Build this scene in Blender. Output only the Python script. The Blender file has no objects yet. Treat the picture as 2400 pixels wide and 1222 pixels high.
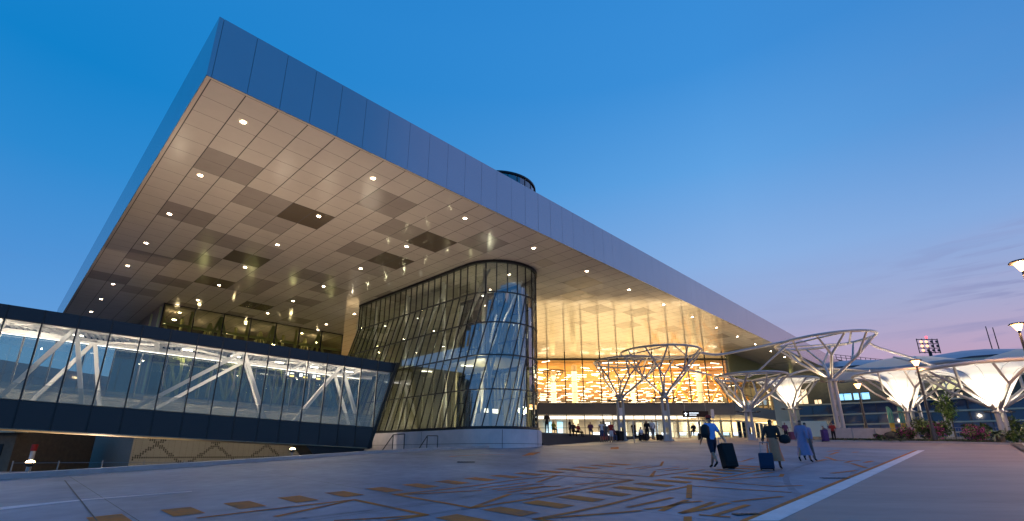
import bpy, bmesh, math, random
from mathutils import Vector, Matrix
random.seed(7)
R_ = math.radians
S = bpy.context.scene
COL = S.collection
# ---------------------------------------------------------------- camera
cam = bpy.data.cameras.new("camera"); co = bpy.data.objects.new("camera", cam); COL.objects.link(co)
co.location = (0, 0, 1.5); co.rotation_euler = (math.pi/2 + 0.3024, 0, 0)
cam.sensor_width = 36; cam.lens = 1146/2400*36; cam.shift_y = (703-611)/2400
cam.clip_start = 0.1; cam.clip_end = 4000
S.camera = co
S.view_settings.view_transform = 'Standard'; S.view_settings.look = 'None'
S.view_settings.exposure = 0; S.view_settings.gamma = 1
S.cycles.use_denoising = True
S.cycles.max_bounces = 8; S.cycles.diffuse_bounces = 3; S.cycles.glossy_bounces = 4
S.cycles.transparent_max_bounces = 24; S.cycles.transmission_bounces = 4
S.cycles.sample_clamp_indirect = 4.0; S.cycles.sample_clamp_direct = 40
S.cycles.caustics_reflective = False; S.cycles.caustics_refractive = False

def lin(c):
    return tuple(((v/255)/12.92 if v/255 <= .04045 else ((v/255+.055)/1.055)**2.4) for v in c)
def rgba(c): return (*lin(c), 1)

# ---------------------------------------------------------------- world: dusk sky
W = bpy.data.worlds.new("World"); S.world = W; W.use_nodes = True
nt = W.node_tree; nt.nodes.clear()
def N(tree, t, **k):
    n = tree.nodes.new(t)
    for a, b in k.items(): setattr(n, a, b)
    return n
def ML(tree, op, a, b=None, clamp=False):
    n = N(tree, 'ShaderNodeMath', operation=op, use_clamp=clamp)
    for i, v in enumerate((a, b)):
        if v is None: continue
        if isinstance(v, (int, float)): n.inputs[i].default_value = v
        else: tree.links.new(v, n.inputs[i])
    return n.outputs[0]
def ramp(tree, fac, pts):
    n = N(tree, 'ShaderNodeValToRGB'); e = n.color_ramp.elements
    while len(e) < len(pts): e.new(0.5)
    for el, (p, c) in zip(e, pts):
        el.position = p; el.color = c if len(c) == 4 else (*c, 1)
    tree.links.new(fac, n.inputs[0]); return n.outputs[0]
def mix(tree, f, a, b, mode='MIX'):
    n = N(tree, 'ShaderNodeMixRGB', blend_type=mode)
    for i, v in enumerate((f, a, b)):
        if isinstance(v, (int, float)): n.inputs[i].default_value = v
        elif isinstance(v, tuple): n.inputs[i].default_value = v if len(v) == 4 else (*v, 1)
        else: tree.links.new(v, n.inputs[i])
    return n.outputs[0]
tc = N(nt, 'ShaderNodeTexCoord'); sep = N(nt, 'ShaderNodeSeparateXYZ'); nt.links.new(tc.outputs['Generated'], sep.inputs[0])
el = ML(nt, 'DIVIDE', ML(nt, 'ARCSINE', sep.outputs[2]), math.pi/2, True)      # 0 horizon .. 1 zenith
hx = ML(nt, 'SQRT', ML(nt, 'ADD', ML(nt, 'MULTIPLY', sep.outputs[0], sep.outputs[0]), ML(nt, 'MULTIPLY', sep.outputs[1], sep.outputs[1])))
sx = ML(nt, 'DIVIDE', sep.outputs[0], ML(nt, 'ADD', hx, 0.0001))
sy = ML(nt, 'DIVIDE', sep.outputs[1], ML(nt, 'ADD', hx, 0.0001))
dt = ML(nt, 'ADD', ML(nt, 'MULTIPLY', sx, math.sin(R_(50))), ML(nt, 'MULTIPLY', sy, math.cos(R_(50))))
fr = ML(nt, 'POWER', ML(nt, 'DIVIDE', ML(nt, 'ADD', dt, .17), 1.15, True), 1.6)
fr = ML(nt, 'MULTIPLY', fr, ML(nt, 'ADD', ML(nt, 'MULTIPLY', sy, 1.3), .30, True))
d2 = 1/90
left = ramp(nt, el, [(0, rgba((112,160,212))), (10*d2, rgba((96,156,218))), (16*d2, rgba((76,146,214))), (25*d2, rgba((40,136,208))), (33*d2, rgba((12,128,202))), (45*d2, rgba((30,130,205))), (1, rgba((20,100,180)))])
right = ramp(nt, el, [(0, rgba((210,148,160))), (8*d2, rgba((188,160,190))), (13*d2, rgba((164,170,208))), (20*d2, rgba((142,178,228))), (30*d2, rgba((98,164,228))), (40*d2, rgba((62,144,218))), (52*d2, rgba((50,136,212))), (1, rgba((30,105,190)))])
sky = mix(nt, fr, left, right)
mp = N(nt, 'ShaderNodeMapping'); mp.inputs['Scale'].default_value = (3.0, 3.0, 30); nt.links.new(tc.outputs['Generated'], mp.inputs[0])
nz = N(nt, 'ShaderNodeTexNoise'); nz.inputs['Scale'].default_value = 2.1; nz.inputs['Detail'].default_value = 7; nz.inputs['Roughness'].default_value = .55
nz.inputs['Distortion'].default_value = .5
nt.links.new(mp.outputs[0], nz.inputs[0])
cl = ramp(nt, nz.outputs[0], [(0, (0,0,0)), (.50, (0,0,0)), (.62, (.75,.75,.75)), (1, (.9,.9,.9))])
band = ramp(nt, el, [(0, (.2,.2,.2)), (7*d2, (.35,.35,.35)), (11*d2, (.9,.9,.9)), (15.5*d2, (.8,.8,.8)), (19*d2, (.05,.05,.05)), (40*d2, (0,0,0)), (1, (0,0,0))])
cm = mix(nt, 1.0, cl, band, 'MULTIPLY')
cm = ML(nt, 'MULTIPLY', cm, ML(nt, 'ADD', ML(nt, 'MULTIPLY', ML(nt, 'MULTIPLY', ML(nt, 'SUBTRACT', sx, .60), 6.0, True), .85), .10))
dk = ML(nt, 'MULTIPLY', ML(nt, 'MULTIPLY', ML(nt, 'SUBTRACT', sx, .45), 2.6, True), ML(nt, 'MULTIPLY', ML(nt, 'SUBTRACT', el, .12), 5.0, True))
sky = mix(nt, ML(nt, 'MULTIPLY', dk, .62), sky, rgba((58,126,198)))
cloudc = mix(nt, fr, rgba((92,136,200)), rgba((128,134,182)))
sky = mix(nt, cm, sky, cloudc)
nz2 = N(nt, 'ShaderNodeTexNoise'); nz2.inputs['Scale'].default_value = 1.3; nz2.inputs['Detail'].default_value = 5
mp2 = N(nt, 'ShaderNodeMapping'); mp2.inputs['Scale'].default_value = (1.6, 1.6, 9); mp2.inputs['Location'].default_value = (3.1, 1.2, .4)
nt.links.new(tc.outputs['Generated'], mp2.inputs[0]); nt.links.new(mp2.outputs[0], nz2.inputs[0])
pk = ramp(nt, nz2.outputs[0], [(0, (0,0,0)), (.56, (0,0,0)), (.75, (.35,.35,.35)), (1, (.5,.5,.5))])
pk = ML(nt, 'MULTIPLY', mix(nt, 1.0, pk, band, 'MULTIPLY'), fr)
sky = mix(nt, pk, sky, rgba((208,168,196)))
stx = N(nt, 'ShaderNodeTexSky', sky_type='NISHITA'); stx.sun_disc = False
stx.sun_elevation = R_(1.0); stx.sun_rotation = R_(75)
sky = mix(nt, 1.0, sky, mix(nt, 1.0, stx.outputs[0], (.006,.006,.006), 'MULTIPLY'), 'ADD')
# below the horizon: dark land
dn = ML(nt, 'MULTIPLY', ML(nt, 'MULTIPLY', sep.outputs[2], -1), 25, True)
sky = mix(nt, dn, sky, (.03,.045,.07))
bg = N(nt, 'ShaderNodeBackground'); nt.links.new(sky, bg.inputs[0]); bg.inputs[1].default_value = 1.0
ow = N(nt, 'ShaderNodeOutputWorld'); nt.links.new(bg.outputs[0], ow.inputs[0])
# weak afterglow from the right
sl = bpy.data.lights.new("sun", 'SUN'); sl.energy = .16; sl.angle = R_(75); sl.color = (1, .50, .38)
so = bpy.data.objects.new("sun", sl); COL.objects.link(so); so.rotation_euler = (R_(62), 0, R_(120))

# ---------------------------------------------------------------- materials
MT = {}
def mat(name, col, rough=.6, metal=0, noise=0, nscale=3, emit=None, es=0, bump=0, bscale=20, spec=.5, coat=0, stretch=None, ndet=5):
    m = bpy.data.materials.new(name); m.use_nodes = True; t = m.node_tree; b = t.nodes['Principled BSDF']
    c = (*col, 1); b.inputs['Base Color'].default_value = c
    b.inputs['Roughness'].default_value = rough; b.inputs['Metallic'].default_value = metal
    b.inputs['Specular IOR Level'].default_value = spec; b.inputs['Coat Weight'].default_value = coat
    tcn = N(t, 'ShaderNodeTexCoord')
    vec = tcn.outputs['Object']
    if stretch:
        mpn = N(t, 'ShaderNodeMapping'); mpn.inputs['Scale'].default_value = stretch; t.links.new(vec, mpn.inputs[0]); vec = mpn.outputs[0]
    if noise:
        n1 = N(t, 'ShaderNodeTexNoise'); n1.inputs['Scale'].default_value = nscale; n1.inputs['Detail'].default_value = ndet; t.links.new(vec, n1.inputs[0])
        n2 = N(t, 'ShaderNodeTexNoise'); n2.inputs['Scale'].default_value = nscale*6.3; n2.inputs['Detail'].default_value = 3; t.links.new(vec, n2.inputs[0])
        f = ML(t, 'ADD', ML(t, 'MULTIPLY', n1.outputs[0], .7), ML(t, 'MULTIPLY', n2.outputs[0], .3))
        lo = tuple(max(0, v*(1-noise)) for v in col); hi = tuple(min(1, v*(1+noise)) for v in col)
        cc = ramp(t, f, [(.3, lo), (.7, hi)]); t.links.new(cc, b.inputs['Base Color'])
        rr = ML(t, 'ADD', ML(t, 'MULTIPLY', n1.outputs[0], .25*noise), rough-.12*noise); t.links.new(rr, b.inputs['Roughness'])
    if bump:
        n3 = N(t, 'ShaderNodeTexNoise'); n3.inputs['Scale'].default_value = bscale; n3.inputs['Detail'].default_value = 4; t.links.new(vec, n3.inputs[0])
        bp = N(t, 'ShaderNodeBump'); bp.inputs['Strength'].default_value = bump; bp.inputs['Distance'].default_value = .02
        t.links.new(n3.outputs[0], bp.inputs['Height']); t.links.new(bp.outputs[0], b.inputs['Normal'])
    if emit:
        b.inputs['Emission Color'].default_value = (*emit, 1); b.inputs['Emission Strength'].default_value = es
    MT[name] = m; return m
def glass(name, tint, base, ior=1.5, rough=.0, gcol=(1,1,1)):
    m = bpy.data.materials.new(name); m.use_nodes = True; t = m.node_tree; t.nodes.clear()
    tr = N(t, 'ShaderNodeBsdfTransparent'); tr.inputs[0].default_value = (*tint, 1)
    gl = N(t, 'ShaderNodeBsdfGlossy'); gl.inputs['Roughness'].default_value = rough; gl.inputs[0].default_value = (*gcol, 1)
    fz = N(t, 'ShaderNodeFresnel'); fz.inputs[0].default_value = ior
    f = ML(t, 'ADD', ML(t, 'MULTIPLY', fz.outputs[0], 1-base), base, True)
    mx = N(t, 'ShaderNodeMixShader'); t.links.new(f, mx.inputs[0]); t.links.new(tr.outputs[0], mx.inputs[1]); t.links.new(gl.outputs[0], mx.inputs[2])
    o = N(t, 'ShaderNodeOutputMaterial'); t.links.new(mx.outputs[0], o.inputs[0]); MT[name] = m; return m
def fabric(name, col, transl):
    m = bpy.data.materials.new(name); m.use_nodes = True; t = m.node_tree; t.nodes.clear()
    a = N(t, 'ShaderNodeBsdfDiffuse'); a.inputs[0].default_value = (*col, 1)
    b = N(t, 'ShaderNodeBsdfTranslucent'); b.inputs[0].default_value = (*col, 1)
    mx = N(t, 'ShaderNodeMixShader'); mx.inputs[0].default_value = transl
    t.links.new(a.outputs[0], mx.inputs[1]); t.links.new(b.outputs[0], mx.inputs[2])
    o = N(t, 'ShaderNodeOutputMaterial'); t.links.new(mx.outputs[0], o.inputs[0]); MT[name] = m; return m
mat('road', (.19,.213,.268), .62, noise=.40, nscale=.5, bump=.35, bscale=5, stretch=(1,.75,1), ndet=9, spec=.35)
mat('lane', (.31,.225,.205), .66, noise=.22, nscale=.5, bump=.25, bscale=6, stretch=(.35,1.4,1))  # browner concrete, with warm lamplight put into its colour
mat('paving', (.34,.32,.31), .55, noise=.12, nscale=1.2)
mat('kerb', (.40,.37,.36), .6, noise=.15, nscale=2, bump=.3)
mat('low_ground', (.12,.115,.11), .8, noise=.2)
mat('far_ground', (.16,.155,.15), .8, noise=.2, nscale=.2)
mat('orange', (.60,.17,.055), .9, spec=.08, noise=.32, nscale=1.6, stretch=(1,1,1))
for n_ in MT['orange'].node_tree.nodes:
    if n_.type == 'VALTORGB':
        e = n_.color_ramp.elements; e[0].position = .38; e[0].color = (.34,.145,.085,1); e[1].position = .56; e[1].color = (.64,.20,.055,1)
mat('white_paint', (.74,.64,.64), .75, noise=.14, nscale=2.2)
mat('drain', (.02,.02,.025), .5)
mat('fascia', (.42,.45,.49), .20, metal=.8, noise=.05, nscale=.08)
mat('joint', (.05,.045,.045), .7)
mat('soffit', (.57,.52,.465), .11, noise=.05, nscale=.5, spec=.75)
mat('soffit_mid', (.33,.29,.265), .2, noise=.06, nscale=.5, spec=.6)
mat('soffit_tan', (.40,.36,.33), .2, noise=.05, nscale=.5, spec=.6)
mat('soffit_dark', (.12,.095,.07), .22, noise=.05, nscale=.5, spec=.5)
mat('concrete', (.50,.48,.50), .75, noise=.10, nscale=.6, bump=.2, bscale=10)
mat('plinth', (.64,.59,.60), .7, noise=.14, nscale=.5, bump=.15, bscale=8)
mat('frame', (.018,.02,.024), .4, metal=.3)
mat('frame_grey', (.10,.095,.085), .4, metal=.5)
mat('white_steel', (.72,.72,.72), .35, noise=.04)
mat('tree_steel', (.46,.43,.42), .35, noise=.05)
mat('band', (.014,.016,.026), .10, spec=.38, noise=.03, nscale=.3)
mat('grey_band', (.20,.175,.155), .35, noise=.05)
mat('slate_wall', (.30,.215,.17), .6, noise=.1)
mat('tan', (.40,.36,.30), .7, noise=.06)
mat('tan_hole', (.03,.026,.02), .8)
mat('beige', (.55,.49,.36), .6, noise=.06)
mat('cream', (.78,.70,.55), .6)
mat('wood', (.74,.47,.20), .5, noise=.35, nscale=1.5, stretch=(.3,3,1))
mat('floor_int', (.55,.50,.42), .25)
mat('green_strip', (.17,.17,.06), .5, noise=.3, nscale=2)
mat('olive', (.20,.19,.12), .5)
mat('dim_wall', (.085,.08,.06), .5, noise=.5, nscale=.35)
mat('lining', (.40,.375,.29), .6, noise=.15, nscale=1.2, stretch=(3,3,.2))
mat('olive_steel', (.42,.42,.20), .45)
mat('dark', (.012,.012,.014), .6)
mat('black_fab', (.010,.010,.013), .75)
mat('stone_step', (.055,.05,.05), .5, noise=.15)
mat('orange_lit_steel', (.90,.42,.04), .4)  # orange light on the bracing, given as its base colour
mat('steel', (.35,.35,.36), .3, metal=.9)
mat('lamp_grey', (.06,.055,.055), .4, metal=.4)
mat('navy_glass', (.012,.035,.085), .05, spec=.8, noise=.4, nscale=.15)
mat('blue_wall', (.015,.07,.20), .3, noise=.2, nscale=.4)
mat('slate_roof', (.26,.28,.32), .35, noise=.08)
mat('leaf', (.055,.085,.025), .6, noise=.5, nscale=3)
mat('leaf_light', (.14,.22,.03), .6, noise=.4, nscale=3)
mat('pink_flower', (.48,.07,.26), .6, noise=.3, nscale=5)
mat('bark', (.14,.10,.07), .8, noise=.3)
mat('soil', (.13,.10,.075), .9, noise=.3)
mat('rust_wall', (.17,.12,.085), .7, noise=.2)
mat('red', (.45,.02,.02), .5)
mat('teal_flag', (.10,.32,.26), .6); mat('yellow_flag', (.62,.42,.03), .6)
mat('skin', (.42,.22,.15), .5); mat('skin_dark', (.20,.10,.07), .5)
mat('hair', (.03,.02,.015), .6)
def cloth(n, c): return mat('cloth_'+n, c, .85, noise=.1, nscale=8)
cloth('sky', (.26,.42,.80)); cloth('navy', (.012,.016,.04)); cloth('tan', (.78,.25,.13)); cloth('brown', (.05,.028,.025))
cloth('blue', (.27,.25,.42)); cloth('plum', (.16,.05,.11)); cloth('black', (.012,.011,.013)); cloth('red', (.42,.03,.02))
cloth('white', (.62,.62,.66)); cloth('denim', (.05,.07,.16)); cloth('yellow', (.5,.40,.05)); cloth('grey', (.16,.15,.15)); cloth('purple', (.06,.03,.16)); cloth('dkblue', (.012,.03,.075))
def em(name, c, s): return mat(name, (.8,.8,.8), .5, emit=c, es=s)
em('lamp_warm', (1,.74,.48), 90); em('tube', (1,.80,.52), 12); em('tube_cool', (1,.90,.80), 9); em('strip', (1,.92,.84), 3.2)
em('street', (1,.46,.14), 7); em('flood', (1,.66,.30), 60); em('screen', (.55,.75,1), 2.2); em('win_yellow', (.85,.72,.12), .75)
em('win_green', (.62,.82,.16), .7); em('win_blue', (.20,.62,1), 1.3); em('red_lamp', (1,.05,.05), 3); em('sign_white', (.8,.9,1), 2.0); em('sign_yellow', (1,.75,.02), 1.4)
em('win_warm', (1,.70,.36), 1.3); em('lamp_orange', (1,.45,.18), 2.2)
glass('glass_tower', (.60,.64,.54), .22, 1.55, gcol=(.90,.95,1))
glass('glass_hall', (.97,.95,.90), .02, 1.45)
glass('glass_bridge', (.92,.92,.88), .03, 1.45)
glass('glass_bridge_far', (.82,.84,.80), .03, 1.45)
glass('glass_dark', (.72,.76,.55), .02, 1.35, gcol=(.8,.78,.6))
glass('glass_rail', (.8,.85,.85), .06, 1.45)
fabric('membrane', (.90,.88,.82), .5)
fabric('membrane_roof', (.92,.80,.72), .45)

# ---------------------------------------------------------------- helpers
yaw = .76495
U1 = Vector((math.sin(yaw), math.cos(yaw), 0)); U2 = Vector((-U1.y, U1.x, 0))
def UV(u, v, z=0): return U1*u + U2*v + Vector((0, 0, z))
def gz(y): return .054*min(max(y, -15), 57)
class MB:
    def __init__(s): s.v = []; s.f = []; s.m = []; s.smooth = []
    def add(s, vs, fs, mi=0, sm=False):
        o = len(s.v); s.v += [tuple(p) for p in vs]
        for q in fs: s.f.append([o+i for i in q]); s.m.append(mi); s.smooth.append(sm)
    def quad(s, a, b, c, d, mi=0): s.add([a, b, c, d], [(0,1,2,3)], mi)
    def poly(s, pts, mi=0): s.add(pts, [tuple(range(len(pts)))], mi)
    def hexa(s, lo, hi, mi=0):   # lo, hi: 4 corner lists
        s.add(list(lo)+list(hi), [(3,2,1,0),(4,5,6,7),(0,1,5,4),(1,2,6,5),(2,3,7,6),(3,0,4,7)], mi)
    def box(s, c, sz, rz=0, mi=0):
        c = Vector(c); ca, sa = math.cos(rz), math.sin(rz); pts = []
        for dz in (-.5, .5):
            for dx, dy in ((-.5,-.5),(.5,-.5),(.5,.5),(-.5,.5)):
                x, y = dx*sz[0], dy*sz[1]; pts.append(c+Vector((x*ca-y*sa, x*sa+y*ca, dz*sz[2])))
        s.hexa(pts[:4], pts[4:], mi)
    def bar(s, a, b, w, h=None, up=(0,0,1), mi=0):
        a, b = Vector(a), Vector(b); h = h or w; d = (b-a).normalized(); up = Vector(up)
        x = d.cross(up)
        if x.length < 1e-4: x = d.cross(Vector((1,0,0)))
        x.normalize(); y = x.cross(d)
        x *= w/2; y *= h/2
        s.hexa([a-x-y, a+x-y, a+x+y, a-x+y], [b-x-y, b+x-y, b+x+y, b-x+y], mi)
    def tube(s, pts, r, n=8, mi=0, closed=False, caps=True):
        pts = [Vector(p) for p in pts]; L = len(pts); rs = r if isinstance(r, (list, tuple)) else [r]*L
        vs = []; prev = None
        for i, p in enumerate(pts):
            if closed: d = pts[(i+1) % L]-pts[i-1]
            else: d = pts[min(i+1, L-1)]-pts[max(i-1, 0)]
            d.normalize()
            if prev is None:
                x = d.cross(Vector((0,0,1)))
                if x.length < 1e-3: x = d.cross(Vector((1,0,0)))
            else: x = prev - d*prev.dot(d)
            x.normalize(); prev = x; y = d.cross(x)
            for k in range(n):
                a = 2*math.pi*k/n; vs.append(p+(x*math.cos(a)+y*math.sin(a))*rs[i])
        fs = []
        for i in range(L if closed else L-1):
            j = (i+1) % L
            for k in range(n): fs.append((i*n+k, i*n+(k+1) % n, j*n+(k+1) % n, j*n+k))
        s.add(vs, fs, mi, True)
        if caps and not closed:
            s.add(vs[:n], [tuple(range(n))[::-1]], mi); s.add(vs[-n:], [tuple(range(n))], mi)
    def lathe(s, prof, c, n=24, mi=0, sm=True):
        vs = []; fs = []
        for r, z in prof:
            for k in range(n): a = 2*math.pi*k/n; vs.append((c[0]+r*math.cos(a), c[1]+r*math.sin(a), c[2]+z))
        for i in range(len(prof)-1):
            for k in range(n): fs.append((i*n+k, i*n+(k+1) % n, (i+1)*n+(k+1) % n, (i+1)*n+k))
        s.add(vs, fs, mi, sm)
    def build(s, name, mats, parent=None, loc=None, rz=0):
        me = bpy.data.meshes.new(name); me.from_pydata(s.v, [], s.f)
        if isinstance(mats, str): mats = [mats]
        for m in mats: me.materials.append(MT[m])
        me.polygons.foreach_set('material_index', s.m); me.polygons.foreach_set('use_smooth', s.smooth)
        me.update()
        o = bpy.data.objects.new(name, me); COL.objects.link(o)
        if parent: o.parent = parent
        if loc is not None: o.location = loc
        o.rotation_euler.z = rz
        return o
def tag(o, label=None, cat=None, group=None, kind=None):
    if label: o['label'] = label
    if cat: o['category'] = cat
    if group: o['group'] = group
    if kind: o['kind'] = kind
    return o
def empty(name, label, cat, loc=(0,0,0), rz=0, group=None):
    o = bpy.data.objects.new(name, None); o.empty_display_size = .2; COL.objects.link(o); o.location = loc; o.rotation_euler.z = rz
    return tag(o, label, cat, group)
def copy_tree(o, parent=None):
    c = o.copy(); COL.objects.link(c); c.parent = parent
    for ch in list(o.children): copy_tree(ch, c)
    return c
def lamp(kind, name, loc, power, col=(1,.8,.55), size=.2, parent=None, to=None, angle=90, blend=.5, sz2=None):
    l = bpy.data.lights.new(name, kind); l.energy = power; l.color = col
    if kind == 'SPOT': l.spot_size = R_(angle); l.spot_blend = blend; l.shadow_soft_size = size
    elif kind == 'POINT': l.shadow_soft_size = size
    elif kind == 'AREA':
        l.size = size
        if sz2: l.shape = 'RECTANGLE'; l.size_y = sz2
    o = bpy.data.objects.new(name, l); COL.objects.link(o); o.location = loc
    if to is not None: o.rotation_euler = (Vector(to)-Vector(loc)).to_track_quat('-Z', 'Y').to_euler()
    if parent: o.parent = parent
    return o

# ================================================================ GROUND
KX = [(-40,-15),(-24,0),(-17.4,9.5),(-14.13,14.36),(-13.07,15.89),(-11.21,18.84),(-9.28,22.37),(-7.33,26.06),(-4.88,29.30),(-2.5,31.7),(-2.9,36.1),(-24.7,57),(-34,66)]
def kx(y):
    pts = [(q[1], q[0]) for q in KX]
    for (y0, x0), (y1, x1) in zip(pts, pts[1:]):
        if y0 <= y <= y1: return x0+(x1-x0)*(y-y0)/(y1-y0)
    return pts[0][1] if y < pts[0][0] else pts[-1][1]
m = MB(); ys = [-15, 0, 9.5, 14.36, 15.89, 18.84, 22.37, 26.06, 29.3, 31.7, 36.1, 57, 66, 160]
for y0, y1 in zip(ys, ys[1:]):
    m.quad((kx(y0), y0, gz(y0)), (260, y0, gz(y0)), (260, y1, gz(y1)), (kx(y1), y1, gz(y1)))
tag(m.build('road', 'road'), kind='structure')
m = MB(); m.quad((-900,-300,-1.2), (900,-300,-1.2), (900,1500,-1.2), (-900,1500,-1.2))
tag(m.build('ground', 'low_ground'), kind='structure')
def flat(pts, lift): return [(x, y, gz(y)+lift) for x, y in pts]
# right hand lane beyond the white line, browner concrete tinted for warm lamplight
m = MB()
for a, b in (((4.23,8.45),(8.40,12.93)),((8.40,12.93),(24.02,29.76))): m.poly(flat([a, (200,a[1]), (200,b[1]), b], .004))
m.poly(flat([(24.02,29.76),(200,29.76),(200,57),(10,57),(14,42)], .004))
tag(m.build('lane', 'lane'), kind='structure')
m = MB()
m.poly(flat([(3.74,8.45),(4.23,8.45),(8.40,12.93),(8.09,13.11)], .008)); m.poly(flat([(8.09,13.11),(8.40,12.93),(24.02,29.76),(23.62,29.76)], .008))
tag(m.build('white_road_line', 'white_paint'), kind='structure')
m = MB()
def stroke(pts, w=.11, lift=.006):
    for (ax, ay), (bx, by) in zip(pts, pts[1:]):
        d = Vector((bx-ax, by-ay)); L = d.length
        if L < .02: continue
        d /= L; n = Vector((-d.y, d.x))*w/2; e = d*w*.3
        m.poly(flat([(ax-e.x+n.x, ay-e.y+n.y), (ax-e.x-n.x, ay-e.y-n.y), (bx+e.x-n.x, by+e.y-n.y), (bx+e.x+n.x, by+e.y+n.y)], lift))
SK = [[(-5.12,8.71),(-4.50,9.39),(-3.21,10.69)],[(-3.92,8.85),(-3.43,10.09),(-3.21,10.69)],[(-3.21,10.69),(-1.46,8.99)],[(-1.46,8.99),(-2.18,8.68),(-2.80,8.48)],[(-1.46,8.97),(-1.95,8.46)],
[(-2.56,11.43),(-1.51,12.37),(-0.81,13.15),(0.15,14.36),(1.35,15.50)],[(-2.56,11.43),(-1.24,10.19),(-0.75,9.70)],[(-2.49,11.39),(-1.44,11.80),(-0.74,12.09)],[(-0.75,9.67),(-0.06,11.47)],
[(-0.75,9.67),(0.44,10.85),(1.47,12.04),(3.29,14.23)],[(-0.77,12.52),(0.35,13.67)],[(-0.44,12.32),(0.54,13.32),(0.79,13.26)],[(-0.31,12.13),(0.92,12.93)],[(-0.06,11.82),(0.79,12.83),(1.16,12.88)],
[(0.21,11.60),(0.47,11.56),(1.42,12.64)],[(0.67,13.73),(1.35,15.50)],[(1.35,15.50),(3.31,14.29)],[(3.30,14.25),(1.63,13.26)],[(0.38,8.61),(1.12,9.30),(1.83,10.06),(3.23,11.77),(4.40,12.93)],
[(0.38,8.61),(1.07,8.89),(1.75,9.15),(2.27,9.39)],[(0.38,8.61),(0.67,8.39)],[(4.42,12.99),(5.15,12.48),(6.25,11.79)],[(2.15,9.76),(2.71,10.32),(3.33,10.96)],[(2.42,9.55),(2.94,9.88),(3.27,10.25),(3.76,10.49)],
[(2.65,9.39),(3.10,10.06),(3.53,10.63)],[(2.93,9.17),(3.61,9.94),(3.95,10.36)],[(2.92,9.15),(3.45,9.52),(4.21,10.26)],[(3.20,8.98),(3.58,8.80)],[(3.43,8.96),(4.47,10.02)],[(4.38,10.43),(5.00,10.77),(5.71,11.13)],
[(5.27,14.09),(6.54,15.34),(8.33,17.24)],[(5.41,14.15),(6.67,14.72),(7.43,15.10)],[(5.36,14.02),(5.97,13.38),(6.50,12.86),(7.22,13.03)],[(7.25,15.58),(8.35,16.56)],[(7.54,15.26),(7.86,15.18),(8.30,15.92)],
[(9.93,23.02),(9.06,20.85),(9.48,21.16),(10.81,23.02)],[(3.89,17.63),(5.08,18.93)],[(4.33,17.63),(5.36,18.82)],[(4.92,17.43),(5.93,18.36)],[(5.06,17.04),(6.07,17.83)],[(4.09,15.20),(6.47,17.43)],[(2.15,16.67),(4.00,15.20)],
[(14.56,23.81),(13.61,21.61),(13.97,21.61)],[(13.25,20.45),(14.04,21.31),(14.60,21.61)],[(13.99,20.45),(14.92,21.31)],[(13.21,20.05),(12.36,18.04)],[(17.59,28.52),(19.22,29.94)],[(18.28,27.48),(18.92,27.99)],
[(12.51,21.16),(13.56,22.24)],[(9.97,16.15),(11.31,17.04)],[(15.88,25.62),(17.84,27.99)],[(-2.90,24.07),(-1.90,25.36),(-0.43,25.70)]]
for i, q in enumerate(SK): stroke(q, .12 if i < 41 else .16)
for q in (((4.39,13.09),(4.51,13.09),(3.76,11.00),(3.66,11.03)),((2.85,8.80),(2.97,8.80),(2.84,8.43),(2.72,8.43)),((5.45,19.05),(6.07,20.87),(6.16,20.87),(5.51,18.98)),((4.01,15.20),(4.62,16.86),(4.69,16.86),(4.10,15.13))):
    c = Vector((sum(p[0] for p in q)/4, sum(p[1] for p in q)/4)); m.poly(flat([tuple(c+(Vector(p)-c)*1.12) for p in q][::-1], .0075))
m.poly(flat([(3.60,8.45),(3.735,8.45),(8.085,13.13),(7.98,13.19)], .006)); m.poly(flat([(7.98,13.19),(8.085,13.13),(23.6,29.76),(23.42,29.76)], .006))
for (x0, y0, sx_, sy_, n) in ((-6.5,8.58,.703,.737,16),(-.76,8.56,.725,.775,14)):
    for k in range(n):
        c = Vector((x0+sx_*k, y0+sy_*k)); a = Vector((U1.x, U1.y))*.235; b = -Vector((U2.x, U2.y))*.47
        m.poly(flat([tuple(c-a-b), tuple(c-a+b), tuple(c+a+b), tuple(c+a-b)], .0065))
for q in (((0.45,24.38),(1.05,25.36),(1.59,27.99),(0.91,27.18)),((5.90,30.73),(6.52,31.24),(7.12,34.08),(6.49,33.47))): m.poly(flat(q, .006))
tag(m.build('orange_road_marking', 'orange'), kind='structure')
mat('tyre', (.165,.18,.225), .7, noise=.35, nscale=1.5)
m = MB()
for (cx_, cy_, r_, a0, a1) in ((-14,22,17,-70,-18),(-14.2,22.4,18.5,-68,-20),(30,2,24,118,168),(31,2,26.5,120,160),(12,40,22,215,268)):
    P_ = [(cx_+r_*math.cos(R_(a0+(a1-a0)*k/14)), cy_+r_*math.sin(R_(a0+(a1-a0)*k/14))) for k in range(15)]
    P_ = [p for p in P_ if p[0] > kx(p[1])+.8]
    stroke(P_, .16, .0025)
tag(m.build('tyre_mark', 'tyre'), kind='structure')
m = MB()
for k in range(-4,12):
    a = UV(4.5*k+2, -6); b = UV(4.5*k+2, 22.6)
    if k > -2: stroke([(a.x,a.y),(b.x,b.y)], .014, .003)
for k in range(0,5):
    a = UV(-6, -4+6.1*k); b = UV(60, -4+6.1*k); 
    pts_ = [(a.x+(b.x-a.x)*q/40, a.y+(b.y-a.y)*q/40) for q in range(41)]; stroke([p for p in pts_ if p[0] > kx(p[1])+.5], .014, .0032)
tag(m.build('slab_joint', 'joint'), kind='structure')
m = MB(); m.poly(flat([(-9.45,9.76),(-9.17,9.48),(-8.62,10.64),(-7.28,11.91),(-7.32,11.99),(-8.72,10.75)], .006))
tag(m.build('thin_white_line', 'white_paint'), kind='structure')
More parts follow.
